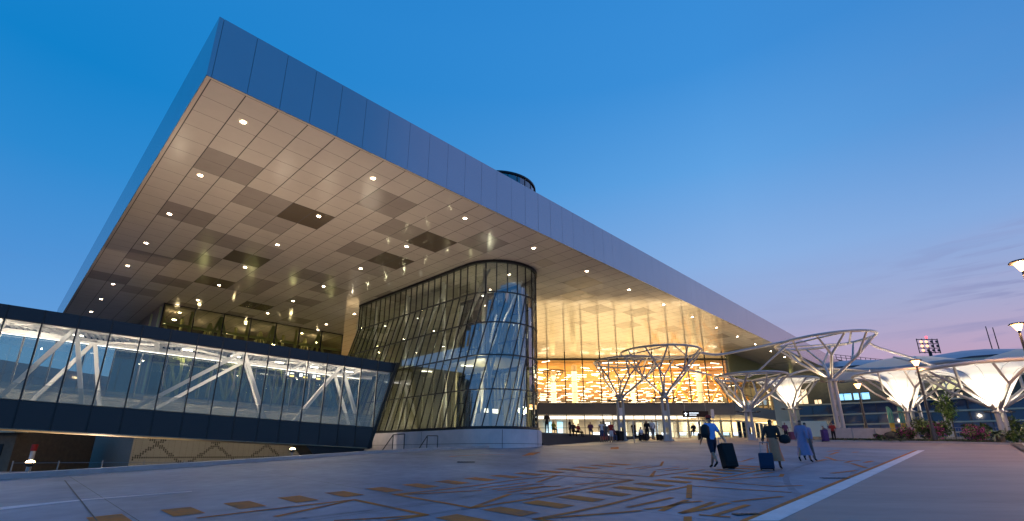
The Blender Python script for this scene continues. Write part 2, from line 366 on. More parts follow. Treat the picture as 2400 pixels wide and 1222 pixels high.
m = MB(); m.poly(flat([(-12.18,14.15),(-12.14,14.15),(-6.57,8.45),(-6.60,8.45)], .009)); 
for k in range(9):
    y0 = 10+k*5.2; a = (kx(y0)+1.2, y0); b = (a[0]+26, y0-25)
    if k > 1: stroke([a, b], .012, .0042)
tag(m.build('pavement_joint', 'joint'), kind='structure')
for i, (c, w, l, rz) in enumerate((((-1.85,20.8),.72,.55,.05),((9.15,14.75),.75,.18,.0),((4.0,9.05),.5,.14,.3))):
    m = MB(); m.box((0,0,0), (w,l,.012), rz)
    for k in range(6): m.box((-.4*w+k*.16*w, 0, .008), (.03,l*.9,.006), rz)
    tag(m.build('drain_grate', 'drain', loc=(c[0], c[1], gz(c[1])+.008)), ['black drain grate in the blue road near the plinth','dark drain slot beside the white line at right','small dark drain slot in the bottom orange lettering'][i], 'drain')
# left kerb
m = MB()
kp = [(x, y) for x, y in KX if y <= 31.8]+[(.2,33.6),(1.9,35.3)]
def kerbrun(pts, w0, w1, h):
    P = []
    for i, (x, y) in enumerate(pts):
        a = Vector(pts[max(0,i-1)]); b = Vector(pts[min(len(pts)-1,i+1)]); d = (b-a).normalized(); n = Vector((-d.y, d.x))
        P.append((Vector((x,y))+n*w0, Vector((x,y))+n*w1, gz(y)))
    for (a0,a1,z0),(b0,b1,z1) in zip(P, P[1:]):
        m.quad((a0.x,a0.y,z0-.02),(b0.x,b0.y,z1-.02),(b0.x,b0.y,z1+h),(a0.x,a0.y,z0+h))
        m.quad((a0.x,a0.y,z0+h),(b0.x,b0.y,z1+h),(b1.x,b1.y,z1+h),(a1.x,a1.y,z0+h))
        m.quad((a1.x,a1.y,z0+h),(b1.x,b1.y,z1+h),(b1.x,b1.y,-1.3),(a1.x,a1.y,-1.3))
kerbrun(kp, 0, .45, .15)
tag(m.build('kerb', 'kerb'), kind='structure')
m = MB()
rk = [(24.4,44.6),(27.42,43.62),(32.14,41.9),(35.07,39.7),(36.9,37.7),(36.6,36.6),(27.87,27.6),(20,19.6)]
RK = rk
P = []
for i, (x, y) in enumerate(rk):
    a = Vector(rk[max(0,i-1)]); b = Vector(rk[min(len(rk)-1,i+1)]); d = (b-a).normalized(); n = Vector((-d.y, d.x))
    P.append((Vector((x,y)), Vector((x,y))+n*.35, gz(y)))
for (a0,a1,z0),(b0,b1,z1) in zip(P, P[1:]):
    m.quad((a0.x,a0.y,z0-.02),(b0.x,b0.y,z1-.02),(b0.x,b0.y,z1+.15),(a0.x,a0.y,z0+.15))
    m.quad((a0.x,a0.y,z0+.15),(b0.x,b0.y,z1+.15),(b1.x,b1.y,z1+.15),(a1.x,a1.y,z0+.15))
tag(m.build('kerb', 'kerb'), kind='structure')
m = MB(); m.poly([(p[1].x, p[1].y, p[2]+.13) for p in P]+[(48,19.6,gz(19.6)+.13),(90,45,gz(45)+.13),(90,57,gz(57)+.13),(24.4,57,gz(57)+.13)])
m.v = [(x,y,z) for x,y,z in m.v]
bm = bmesh.new()
soil_pts = [(p[1].x, p[1].y) for p in P[:5]]
m = MB()
for (x0,y0),(x1,y1) in zip(soil_pts, soil_pts[1:]):
    m.quad((x0,y0,gz(y0)+.12),(x1,y1,gz(y1)+.12),(x1+4,56,gz(56)+.12),(x0+4,56,gz(56)+.12))
m.quad((36.9,38,gz(38)+.12),(70,38,gz(38)+.12),(70,56,gz(56)+.12),(40.9,56,gz(56)+.12))
m.quad((27.9,28,gz(28)+.12),(70,28,gz(28)+.12),(70,38,gz(38)+.12),(37.2,38,gz(38)+.12))
tag(m.build('planting_bed', 'soil'), kind='structure')
# pavement strip of paler paving next to the kerb and in front of the terrace
m = MB()
kk = kp[3:]
for (x0,y0),(x1,y1) in zip(kk, kk[1:]): m.quad(*flat([(x0,y0),(x0+.35,y0-.1),(x1+.35,y1-.1),(x1,y1)], .0045))
a = [UV(28.2+3*k, 23.15) for k in range(15)]
for p, q in zip(a, a[1:]): m.quad(*flat([(p.x,p.y),(p.x+1.2,p.y-1.3),(q.x+1.2,q.y-1.3),(q.x,q.y)], .0047))
tag(m.build('pavement', 'paving'), kind='structure')
m = MB(); m.hexa([UV(28.02,27.8,0),UV(120,27.8,0),UV(120,60,0),UV(28.02,60,0)][::1], [UV(28.02,27.8,3.112),UV(120,27.8,3.112),UV(120,60,3.112),UV(28.02,60,3.112)])
tag(m.build('terrace', 'far_ground'), kind='structure')
st = empty('terrace_steps', 'broad dark stone steps rising beside the glass tower', 'steps', UV(40,25,1.9))
for k in range(8):
    m = MB(); v0 = 23.2+.575*k; z = 2.0+.1375*k
    m.hexa([UV(28.02,v0,1.0),UV(62,v0,1.0),UV(62,v0+.572,1.0),UV(28.02,v0+.572,1.0)], [UV(28.02,v0,z),UV(62,v0,z),UV(62,v0+.572,z),UV(28.02,v0+.572,z)])
    o = m.build('step', 'stone_step'); o.parent = st; o.matrix_parent_inverse = Matrix.Translation(-Vector(st.location))

# ================================================================ TERMINAL ROOF
Tm = empty('airport_terminal', 'large terminal building under a huge flat overhanging roof', 'terminal', (0,0,0))
u0, v0, u9, v9, ZB, ZT = 2.81, 18.2, 113.0, 76.0, 14.7, 17.42
PU, PV, BU, BV = 1.2255, 1.194, 2.99, 18.36
dark = {(0,0)}
MID = [(1,4),(3,6),(1,10),(3,12),(7,18),(7,20),(1,18),(3,16),(9,14),(7,2),(9,4),(13,2),(9,8),(11,16),(11,20),(22,2),(24,4),(0,24),(3,22),(15,14),(31,3),(34,6),(44,2),(17,10),(13,26),(9,28),(5,28)]
DRK = [(5,6),(5,14),(5,20),(9,24),(11,4),(11,8)]
TANS = [(5,12),(11,10),(20,6),(28,5),(38,4),(50,3),(2,26),(4,8)]
kind = {}
for L_, k in ((TANS,3),(MID,1),(DRK,2)):
    for a, b in L_:
        for i in (0,1):
            for j in (0,1): kind[(a+i, b+j)] = k
rnd = random.Random(3)
m = MB()
nu, nv = int((u9-BU)/PU), int((v9-BV)/PV)
for i in range(nu):
    for j in range(nv):
        k = kind.get((i, j), 0)
        if k == 0 and i > 14 and rnd.random() < .02: k = 3
        a, b = BU+i*PU+.020, BU+(i+1)*PU-.020; c, d = BV+j*PV+.009, BV+(j+1)*PV-.009
        t = (rnd.random()-.5)*.004
        m.add([UV(a,c,ZB+t),UV(a,d,ZB-t),UV(b,d,ZB+t),UV(b,c,ZB-t)], [(0,1,2,3)], k)
# margins
m.add([UV(u0,v0,ZB),UV(u0,v9,ZB),UV(BU-.02,v9,ZB),UV(BU-.02,v0,ZB)], [(0,1,2,3)], 0)
m.add([UV(BU-.02,v0,ZB),UV(BU-.02,BV-.01,ZB),UV(u9,BV-.01,ZB),UV(u9,v0,ZB)], [(0,1,2,3)], 0)
m.build('soffit', ['soffit','soffit_mid','soffit_dark','soffit_tan'], Tm)
m = MB(); m.hexa([UV(u0+.03,v0+.03,ZB+.03),UV(u9-.03,v0+.03,ZB+.03),UV(u9-.03,v9-.03,ZB+.03),UV(u0+.03,v9-.03,ZB+.03)], [UV(u0+.03,v0+.03,ZT-.02),UV(u9-.03,v0+.03,ZT-.02),UV(u9-.03,v9-.03,ZT-.02),UV(u0+.03,v9-.03,ZT-.02)])
m.build('roof_slab', 'joint', Tm)
m = MB()
a = u0; first = True; k = 0
edges = [u0, u0+.165]+[u0+.165+PU*(i+1) for i in range(90)]
for a, b in zip(edges, edges[1:]):
    b = min(b, u9)
    if a >= b: break
    ta_, tb2 = rnd.uniform(-.003,.003), rnd.uniform(-.003,.003)
    m.hexa([UV(a+.007,v0+ta_,ZB-.012),UV(b-.007,v0-ta_,ZB-.012),UV(b-.007,v0+.028,ZB-.012),UV(a+.007,v0+.028,ZB-.012)], [UV(a+.007,v0+tb2,ZT),UV(b-.007,v0-tb2,ZT),UV(b-.007,v0+.028,ZT),UV(a+.007,v0+.028,ZT)])
m.build('front_fascia', 'fascia', Tm)
m = MB(); a = v0+.001
while a < v9:
    b = min(a+2.4, v9)
    m.hexa([UV(u0,a,ZB-.012),UV(u0+.028,a,ZB-.012),UV(u0+.028,b-.012,ZB-.012),UV(u0,b-.012,ZB-.012)], [UV(u0,a,ZT),UV(u0+.028,a,ZT),UV(u0+.028,b-.012,ZT),UV(u0,b-.012,ZT)])
    a = b
m.build('side_fascia', 'fascia', Tm)
# recessed downlights
dm = MB(); dm.lathe([(.0,.0),(.11,.0),(.11,.012)], (0,0,0), 12); 
ring = MB(); ring.lathe([(.11,-.004),(.145,-.004),(.155,.010)], (0,0,0), 12)
pts = [(0,j) for j in range(9)]+[(1,j) for j in range(8)]+[(2,j) for j in range(8)]+[(3,4),(3,5),(3,6)]+[(i,0) for i in range(3,18)]
pd = None
for i, j in pts:
    p = UV(4.70+6.12*i, 20.10+5.97*j, ZB-.014)
    if pd is None:
        pd = dm.build('downlight', 'lamp_warm', Tm, p); rg = ring.build('trim_ring', 'frame_grey', pd); d0 = pd
    else:
        c = copy_tree(d0, Tm); c.location = p
# ---- hall facade (glass wall parallel to X at y = 66)
FY = 66.07; FX0, FX1 = -26.0, 29.38; FB, FT = 3.12, ZB-.03
m = MB(); m.quad((FX0,FY,7.75),(FX1,FY,7.75),(FX1,FY,FT),(FX0,FY,FT)); m.quad((FX0,FY,FB),(13.2,FY,FB),(13.2,FY,6.25),(FX0,FY,6.25)); m.build('glass_wall', 'glass_hall', Tm)
m = MB(); x = 4.78-2.385*13; 
while x < FX1:
    m.box((x,FY-.03,(7.75+FT)/2), (.13,.16,FT-7.75)); 
    if x < 13: m.box((x,FY-.03,(FB+6.25)/2), (.07,.14,6.25-FB))
    x += 2.385
for z in (13.52,12.0,10.57,9.15): m.box(((FX0+FX1)/2,FY-.05,z), (FX1-FX0,.07,.055))
m.box(((FX0+13.2)/2,FY-.05,4.55), (13.2-FX0,.06,.05))
m.build('mullion_frame', 'frame', Tm)
D2 = Vector((U1.x, U1.y, 0)); B0 = Vector((FX1, FY, 0)); BL = 16.6; B1 = B0+D2*BL; B2 = B0+D2*45
m = MB(); m.box(((FX0+FX1)/2,FY-.02,7.0), (FX1-FX0-.02,.24,1.5)); m.build('wall_band', 'grey_band', Tm)
m = MB(); nrm = -U2
def wallbox(mb, a, b, z0, z1, t0=-.12, t1=.12, mi=0):
    d = (b-a).normalized(); n = Vector((d.y, -d.x, 0)); 
    mb.hexa([a+n*t1+Vector((0,0,z0)), b+n*t1+Vector((0,0,z0)), b+n*t0+Vector((0,0,z0)), a+n*t0+Vector((0,0,z0))], [a+n*t1+Vector((0,0,z1)), b+n*t1+Vector((0,0,z1)), b+n*t0+Vector((0,0,z1)), a+n*t0+Vector((0,0,z1))], mi)
wallbox(m, B0, B1, 6.25, 7.75, -.1, .14); m.build('wall_band', 'grey_band', Tm)
m = MB(); m.quad(B0+Vector((0,0,7.75)), B1+Vector((0,0,7.75)), B1+Vector((0,0,11.4)), B0+Vector((0,0,11.4))); m.build('glass_wall', 'glass_hall', Tm)
m = MB()
for k in range(8): wallbox(m, B0+D2*(.05+k*2.36), B0+D2*(.15+k*2.36), 7.75, 11.4)
for z in (9.15,10.57): wallbox(m, B0, B1, z-.03, z+.03, .0, .1)
m.build('mullion_frame', 'frame_grey', Tm)
m = MB(); wallbox(m, B0+D2*.2, B2, 11.4, ZB-.02, -.4, -.3); 
for k in range(90):
    p = B0+D2*(.3+k*.5); wallbox(m, p, p+D2*.07, 11.42, ZB-.03, -.3, .02, 1)
m.build('ribbed_clerestory', ['green_strip','olive_steel'], Tm)
m = MB(); wallbox(m, B1, B2, 3.1, 11.4, -.3, .1); m.build('end_wall', 'beige', Tm)
# ground floor entrance doors
dp = None
def doorleaf(w, h):
    mb = MB(); mb.box((0,0,h/2), (w-.02,.012,h-.16), mi=1)
    for x in (-w/2+.045, w/2-.045): mb.box((x,0,h/2), (.08,.09,h))
    mb.box((0,0,.06), (w-.17,.08,.12)); mb.box((0,0,h-.05), (w-.17,.08,.10)); mb.box((0,-.04,1.0), (w-.17,.03,.05)); return mb
k = 0; x = 13.9
while x < FX1-.5:
    if dp is None:
        dp = doorleaf(1.3, 2.35).build('door', ['beige','glass_rail'], Tm, (x,FY,3.12)); h = MB(); h.bar((.45,-.09,.9),(.45,-.09,1.5),.035); h.build('handle', 'steel', dp); 
    else: c = copy_tree(dp, Tm); c.location = (x,FY,3.12)
    x += 1.42
for k in range(9):
    c = copy_tree(dp, Tm); p = B0+D2*(1.0+1.75*k); c.location = (p.x,p.y,3.12); c.rotation_euler.z = math.atan2(D2.y, D2.x)
m = MB(); m.box(((13.2+FX1)/2,FY,5.50), (FX1-13.2,.12,.07)); m.box(((13.2+FX1)/2,FY,6.2), (FX1-13.2,.13,.09))
for k in range(12): m.box((13.2+k*1.42,FY,4.68), (.07,.13,3.1))
wallbox(m, B0, B1, 5.45, 5.55, -.06, .06); m.build('door_frame', 'beige', Tm)
m = MB(); m.quad((13.2,FY+.01,5.55),(FX1,FY+.01,5.55),(FX1,FY+.01,6.15),(13.2,FY+.01,6.15)); m.build('transom_glass', 'glass_hall', Tm)
# interior
m = MB()
m.poly([(-25,FY+.2,7.74),(FX1,FY+.2,7.74),(86,124.8,7.74),(-25,124.8,7.74)]); m.build('upper_floor', 'floor_int', Tm)
m = MB(); m.poly([(-25,FY+.2,6.26),(-25,124.8,6.26),(86,124.8,6.26),(FX1,FY+.2,6.26)]); m.build('lower_ceiling', 'cream', Tm)
m = MB(); m.poly([(-26,71.2,14.35),(-26,125,14.35),(84,125,14.35),(33,71.2,14.35)]); m.build('wooden_ceiling', 'wood', Tm)
bf = MB()
for k in range(53):
    y = 71.8+k*1.0; bf.box(((-26+31+(y-69)*.96)/2, y, 14.2), (31+26+(y-69)*.96-1, .12, .26))
bf.build('ceiling_baffle', 'wood', Tm)
m = MB(); m.quad((-26,125,3),(86,125,3),(86,125,14.4),(-26,125,14.4)); m.build('back_wall', 'tan', Tm)
m = MB(); wallbox(m, Vector((-26,66.3,0)), Vector((-26,125,0)), 3, 14.3); m.build('side_wall', 'cream', Tm)
m = MB(); m.quad((-25.8,80,3.12),(50,80,3.12),(50,80,6.25),(-25.8,80,6.25)); m.build('inner_wall', 'cream', Tm)
for k in range(3):
    m = MB(); m.box((-1+k*0,68.6+k*2.3,6.18), (54,.14,.05)); m.build('ceiling_strip_light', 'strip', Tm)
for k in range(12):
    m = MB(); m.box((0,0,.55), (1.6,.7,1.1)); o = m.build('service_desk', 'cream', Tm, (12.5+2.1*k,75+(k%3)*.7,3.12)); m = MB(); m.box((0,-.37,1.0), (1.1,.03,.42)); m.build('screen', 'screen', o)
for k in range(7):
    m = MB(); m.box((0,0,1.35), (.9,.12,2.2)); m.build('information_screen', 'screen' if k%3==0 else 'win_warm', Tm, (15+2.4*k,78.6,3.5))
m = MB(); m.box((0,0,0), (2.7,.14,1.7)); o = m.build('advertising_screen', 'win_blue', Tm, (6.6,79,5.2))
# interior columns
for x, y in ((6.6,78.5),(9.4,74),(21.5,88),(-3,84),(27.8,73)):
    m = MB(); m.tube([(0,0,3.1),(0,0,14.3)], .42, 16); c = m.build('interior_column', 'cream', Tm, (x,y,0))
    if x < 8:
        m = MB(); m.tube([(1.7*math.cos(a_*.3142),1.7*math.sin(a_*.3142),13.9) for a_ in range(20)], .10, 6, closed=True)
        for a_ in range(6): m.tube([(0,0,11.6),(1.7*math.cos(a_*1.047),1.7*math.sin(a_*1.047),13.9)], .07, 6)
        m.build('column_ring', 'frame_grey', c)
UPW = 26
# interior light sources: broad area lights added to fill hall and lobby
lamp('AREA', 'hall_light', (10,80,13.2), 20000, (1,.80,.44), 40, Tm, to=(10,80,0), sz2=24)
lamp('AREA', 'hall_light', (35,105,13.0), 14000, (1,.76,.38), 50, Tm, to=(35,105,0), sz2=30)
lamp('AREA', 'lobby_light', (2,72.5,6.1), 5200, (1,.80,.50), 50, Tm, to=(2,72.5,0), sz2=8)
lamp('AREA', 'lobby_light', (34,80,6.1), 3400, (1,.76,.42), 14, Tm, to=(34,80,0), sz2=10)
for k in range(15):  # invented row of uplighters, added to wash the soffit gold
    fx = -22.0+3.5*k; m = MB(); m.box((0,0,0), (2.4,.16,.14)); q = m.build('added_uplighter', 'lamp_grey', Tm, (fx,FY-.30,7.68)); m = MB(); m.box((0,0,.075), (2.2,.10,.01)); m.build('lens', 'tube', q)
    lamp('AREA', 'added_soffit_wash', (fx,FY-.42,7.9), UPW, (1,.66,.30), 3.4, Tm, to=(fx-1.5,FY-9,15.5), sz2=.9)
# pendant tubes: one thing each
ten = MB(); ten.box((0,0,0), (1.5,.07,.05)); t0 = None
for r_i in range(17):
    y = 69.4+r_i*3.3
    for c_i in range(40):
        x = -1.5+c_i*2.15+rnd.uniform(-.5,.5)
        if x > min(30+(y-69)*.93, (y)*.43+2.5) or x < y*.045-1.2: continue
        if rnd.random() < .12: continue
        p = (x, y+rnd.uniform(-1,1), 13.7+rnd.uniform(-.35,.15)); rz = rnd.choice((0,.35,-.3,.6,-.9,.12))+rnd.uniform(-.1,.1)
        if t0 is None:
            t0 = ten.build('pendant_light', 'tube', None, p, rz); tag(t0, 'slim glowing tube lamp under the wooden hall ceiling', 'lamp', 'glowing tube lamps inside the hall'); o = t0
        else:
            o = t0.copy(); COL.objects.link(o); o.location = p; o.rotation_euler.z = rz
# trusses lit orange, the light put into the steel colour
ot = MB()
for k in range(5):
    x = 20.5+k*3.0
    ot.bar((x,73.5,8.6),(x+3.0,73.5,13.3),.22); ot.bar((x+3.0,74,8.6),(x,74,13.3),.22)
ot.bar((20.5,73.7,13.3),(35.5,73.7,13.3),.2)
tag(ot.build('orange_lit_truss', 'orange_lit_steel'), 'crossed steel bracing inside the hall glass, orange light in its colour', 'truss')
# ---- inner volume on the left (tan base, truss glazing above)
C0 = UV(8.9,53,0); C1 = UV(26.6,53,0); C2 = UV(26.6,62,0)
IV = empty('glazed_annex', 'tan walled annex with dark glazed steel truss storey under the soffit', 'building', (0,0,0))
m = MB(); wallbox(m, C0, C1, -1.2, 6.2, -.2, .0)
for z in [-.6+.16*k for k in range(36)]:
    for k in range(110):
        uu = .15+k*.16
        zz = z; dmd = abs(((uu*1.0+ (2.6-zz)*1.25) % 4.6)-2.3); dmd2 = abs(((uu*1.0-(2.6-zz)*1.25+1.2) % 4.6)-2.3)
        on = dmd < .20 or dmd2 < .20 or abs(zz-.95) < .06
        if not on and not (k % 3 == 0): continue
        s_ = .10 if on else .032
        p = C0+D2*uu
        m.quad(p+nrm*.003+Vector((0,0,zz)), p+D2*s_+nrm*.003+Vector((0,0,zz)), p+D2*s_+nrm*.003+Vector((0,0,zz+s_*1.3)), p+nrm*.003+Vector((0,0,zz+s_*1.3)), 1)
m.build('perforated_wall', ['tan','tan_hole'], IV)
for k in range(5):
    a = C0+D2*(1.9+k*2.55); mm = MB(); wallbox(mm, a, a+D2*1.5, -.25, .48, .012, .05); mm.build('window', 'frame', IV)
m = MB(); wallbox(m, C0+U2*23, C0+U2*.05, -1.2, 14.68, -.2, .0); m.build('side_wall', 'slate_wall', IV)
m = MB(); m.quad(C0+Vector((0,0,6.2)), C1+Vector((0,0,6.2)), C1+Vector((0,0,14.66)), C0+Vector((0,0,14.66))); m.quad(C1+Vector((0,0,6.2)), C2+Vector((0,0,6.2)), C2+Vector((0,0,14.66)), C1+Vector((0,0,14.66))); m.build('glazing', 'glass_dark', IV)
m = MB()
for k in range(8):
    p = C0+D2*(k*2.52); wallbox(m, p, p+D2*.09, 6.2, 14.66, -.05, .07)
for z in (6.25,9.3,12.1,14.6): wallbox(m, C0, C1, z-.04, z+.04, -.04, .06)
m.build('window_frame', 'frame', IV)
m = MB()
for off in (.6, 4.2):
    for k in range(7):
        a = C0+D2*(k*2.52)+U2*off; b = a+D2*2.52
        m.bar(a+Vector((0,0,6.5)), a+Vector((0,0,14.4)), .2); 
        if k % 2: m.bar(a+Vector((0,0,6.5)), b+Vector((0,0,14.4)), .2)
        else: m.bar(b+Vector((0,0,6.5)), a+Vector((0,0,14.4)), .2)
    m.bar(C0+U2*off+Vector((0,0,12.9)), C1+U2*off+Vector((0,0,12.9)), .22); m.bar(C0+U2*off+Vector((0,0,9.8)), C1+U2*off+Vector((0,0,9.8)), .22)
m.build('truss', 'olive_steel', IV)
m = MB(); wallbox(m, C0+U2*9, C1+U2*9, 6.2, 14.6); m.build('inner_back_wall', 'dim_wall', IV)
for k in range(7):
    m = MB(); m.box((0,0,0), (.22,.22,.06)); p = C0+D2*(1.6+k*2.4)+U2*(3+(k%2)*2.5); m.build('ceiling_lamp', 'lamp_warm', IV, (p.x,p.y,13.9-(k%3)*1.0))
for k_ in range(4): lamp('POINT', 'truss_fill', C0+D2*(2.5+4.4*k_)+U2*.2+Vector((0,0,9.6)), 42, (1,.90,.48), .05, IV)  # added fill lamps in front of the truss so it stands out

# ================================================================ GLASS TOWER
TW = empty('glass_tower', 'rounded glass tower with slanting black mullions on a grey plinth', 'tower', (0,0,0))
ta, tb, tr_ = 24.94, 25.6, 3.04
AR = tr_*math.pi/2; LV = 42.5
def TP(s, z, off=0):
    # s=0 at the seam, growing along the left side, negative round the right side
    r = tr_+off
    if s > AR: return UV(ta-r, tb+s-AR, z)
    if s < -AR: return UV(ta+r, tb-s-AR, z)
    th = -math.pi/2-s/tr_
    return UV(ta+r*math.cos(th), tb+r*math.sin(th), z)
def slant(s, z): return s+(2.3+.17*s)*(12.28-z)/9.16
ZR = [3.12,5.51,7.81,10.1,12.28]
SL0 = 19.95
def bars(mb, f, s0, s1, z0, z1, w, t, n=1):
    t *= .55
    # an upright bar following the surface
    for k in range(n):
        za, zb = z0+(z1-z0)*k/n, z0+(z1-z0)*(k+1)/n
        sa, sb = s0+(s1-s0)*k/n, s0+(s1-s0)*(k+1)/n
        q = [TP(sa-w/2,za,-t),TP(sa+w/2,za,-t),TP(sa+w/2,za,t),TP(sa-w/2,za,t)]; h = [TP(sb-w/2,zb,-t),TP(sb+w/2,zb,-t),TP(sb+w/2,zb,t),TP(sb-w/2,zb,t)]
        mb.hexa(q, h)
g = MB()
RS = -AR-17  # right side far end
def seglist(s0, s1):
    out = [s0]; s = s0
    while s < s1-.3: s += .39; out.append(min(s, s1))
    return out
# upper clerestory, then the lantern above the roof
for z0, z1 in ((12.28,14.68),(17.45,21.9)):
    if z0 > 17: keep = g; g = MB()
    ss = seglist(-AR-15, SL0)
    for a, b in zip(ss, ss[1:]): g.quad(TP(b,z0),TP(a,z0),TP(a,z1),TP(b,z1))
g.build('lantern_glazing', 'glass_tower', TW); g = keep
for z0, z1 in zip(ZR, ZR[1:]):
    n = 56
    for k in range(n):
        t0_, t1_ = k/n, (k+1)/n
        e0, e1 = slant(SL0,z0), slant(SL0,z1)
        g.quad(TP(e0*t1_,z0),TP(e0*t0_,z0),TP(e1*t0_,z1),TP(e1*t1_,z1))
    ss = seglist(-AR-15, 0)
    for a, b in zip(ss, ss[1:]): g.quad(TP(b,z0),TP(a,z0),TP(a,z1),TP(b,z1))
e0, e1 = slant(SL0,3.12), slant(SL0,12.28)
g.quad(TP(e0,3.12),TP(e0,3.12)+U1*6.08,TP(e1,12.28)+U1*6.08,TP(e1,12.28)); g.quad(TP(e1,12.28),TP(e1,12.28)+U1*6.08,TP(e1,14.68)+U1*6.08,TP(e1,14.68))
g.build('glazing', 'glass_tower', TW)
m = MB()
s = SL0
i = 0
tops = [.78*k for k in range(26)]
for s in tops:
    if s > SL0: break
    bars(m, None, s, s, 12.28, 14.66, .06, .06); bars(m, None, s, s, 17.45, 21.9, .05, .05)
    bars(m, None, slant(s,3.12), s, 3.12, 12.28, .07, .07, 10)
bars(m, None, slant(SL0,3.12), SL0, 3.12, 12.28, .09, .07, 8); bars(m, None, SL0, SL0, 12.28, 14.66, .09, .06)
for k in (1,2,3):
    b = 2.3-.575*k; zc = 12.28-9.16*(2.3-b)/2.3
    bars(m, None, b, 0.03, 3.12, zc, .06, .07, 6)
for k in range(22):
    s = -.78*k; bars(m, None, s, s, 3.12, 14.66, .06, .06, 1)
    if k < 12: bars(m, None, s, s, 17.45, 21.9, .05, .05)
m.build('mullion_frame', 'frame', TW)
m = MB()
def ringbar(z0, z1, t, smax, off=0, mb=None, e=None):
    ss = seglist(-AR-15, smax)
    for a, b in zip(ss, ss[1:]):
        mb.hexa([TP(b,z0,off+t),TP(a,z0,off+t),TP(a,z0,off-t),TP(b,z0,off-t)], [TP(b,z1,off+t),TP(a,z1,off+t),TP(a,z1,off-t),TP(b,z1,off-t)])
for za_, zb_, t_, e_ in [(z-.035, z+.035, .062, slant(SL0,z) if z < 12.2 else SL0) for z in (5.51,7.81,10.1,12.28)]+[(14.50,14.69,.11,SL0),(2.94,3.13,.12,slant(SL0,3.12)),(21.86,22.0,.1,SL0)]:
    m = MB(); ringbar(za_, zb_, t_, e_, 0, m); m.build('ring_trim', 'frame', TW)
m = MB(); ringbar(1.0, 2.94, .25, 26.0, 0, m)
cap = [TP(s, 2.93, .2) for s in seglist(-AR-15, 26)]; m.poly(cap[::-1]); 
for s in (-1.9, 2.1, 7.6, 13.4): pass
m.build('plinth', 'plinth', TW)
m = MB()
for s in (-.9,1.9,8.9): 
    p = TP(s,1.4,.256); q = TP(s+.03,1.4,.256); m.quad(p, q, q+Vector((0,0,1.5)), p+Vector((0,0,1.5)))
ss = seglist(-3,25)
for a, b in zip(ss, ss[1:]): m.quad(TP(b,2.02,.256),TP(a,2.02,.256),TP(a,2.045,.256),TP(b,2.045,.256))
m.build('plinth_joint', 'joint', TW)
m = MB(); m.poly([TP(s, 21.95, 0) for s in seglist(-AR-15, SL0)]); m.build('lantern_roof', 'frame', TW)
# inside: floors, raking struts, stair core
for z in (7.78,):
    m = MB(); pl = [TP(s, z, -.9) for s in seglist(-AR-14, 20)]; pb = [p+Vector((0,0,.35)) for p in pl]
    m.poly(pl); m.poly(pb[::-1])
    for a, b in zip(range(len(pl)), range(1, len(pl))): m.quad(pl[a], pl[b], pb[b], pb[a])
    m.build('gallery_floor', 'olive', TW)
m = MB(); pl = [TP(s, 3.1, -.2) for s in seglist(-AR-14, 25)]; m.poly(pl[::-1]); m.build('tower_floor', 'floor_int', TW)
m = MB()
for k, (u, v) in enumerate(((23.4,24.4),(26.6,24.6),(23.2,29),(26.8,29),(23.2,34),(26.8,34),(23.2,39),(26.8,39))):
    m.tube([UV(u,v,3.1),UV(u+(.5 if k%2 else -.3),v+.6,14.5)], .14, 10); m.tube([UV(u,v+1.2,3.1),UV(u,v-1.5,12.2)], .10, 8)
    if v > 25: m.tube([UV(u,v,8.1),UV(u,v-4.4,14.4)], .09, 8)
m.build('raking_strut', 'white_steel', TW)
m = MB(); m.hexa([UV(24.2,31,3.1),UV(25.9,31,3.1),UV(25.9,41,3.1),UV(24.2,41,3.1)], [UV(24.2,31,14.5),UV(25.9,31,14.5),UV(25.9,41,14.5),UV(24.2,41,14.5)]); m.build('lift_core', 'olive', TW)
for k in range(7):
    m = MB(); m.box((0,0,0), (.9 if k%2 else .25,.1,.05)); m.build('ceiling_lamp', 'tube_cool', TW, UV(23.5+.5*(k%3),25.5+2.2*k,7.7 if k%2 else 12.6), .3)
m = MB(); m.hexa([UV(24.0,29,3.1),UV(24.15,29,3.1),UV(24.15,45,3.1),UV(24.0,45,3.1)], [UV(24.0,29,14.5),UV(24.15,29,14.5),UV(24.15,45,14.5),UV(24.0,45,14.5)])
m.build('lining_wall', 'lining', TW)
for k in range(6):
    for z in (4.6,8.8,12.6): lamp('POINT', 'lining_fill', UV(22.35,28.5+3.0*k,z), 30, (1,.86,.60), .05, TW)  # added fill lamps between glass and lining, to brighten the lining
lamp('POINT', 'tower_light', UV(24.6,27,6.8), 330, (1,.84,.55), .3, TW); lamp('POINT', 'tower_light', UV(25.6,28,4.8), 200, (1,.86,.55), .3, TW)
lamp('POINT', 'tower_light', UV(24.8,26.5,11.5), 190, (1,.9,.7), .3, TW); lamp('POINT', 'tower_light', UV(26.4,34,9), 160, (1,.86,.5), .3, TW)
# reception desk seen through the lower glass
m = MB(); m.box((0,0,.5), (2.2,.6,1.0)); o = m.build('reception_desk', 'white_steel', TW, UV(25.0,26.2,3.12), .8); m = MB(); m.box((0,0,1.25), (1.6,.05,.30)); m.build('screen', 'strip', o)

# ================================================================ STAIR HANDRAILS beside the plinth
def px_free(u, v, z): return UV(u, v, z)
def handrail(pts, posts, label):
    mb = MB(); mb.tube(pts, .036, 6)
    o = empty('handrail', label, 'handrail', pts[0]); 
    q = mb.build('rail', 'lamp_grey', o); q.location = -Vector(pts[0])
    for a, b in posts:
        pm = MB(); pm.tube([a, b], .032, 6); q = pm.build('post', 'lamp_grey', o); q.location = -Vector(pts[0])
    return o
hu = 20.6
def hp(v, z): return UV(hu, v, z)

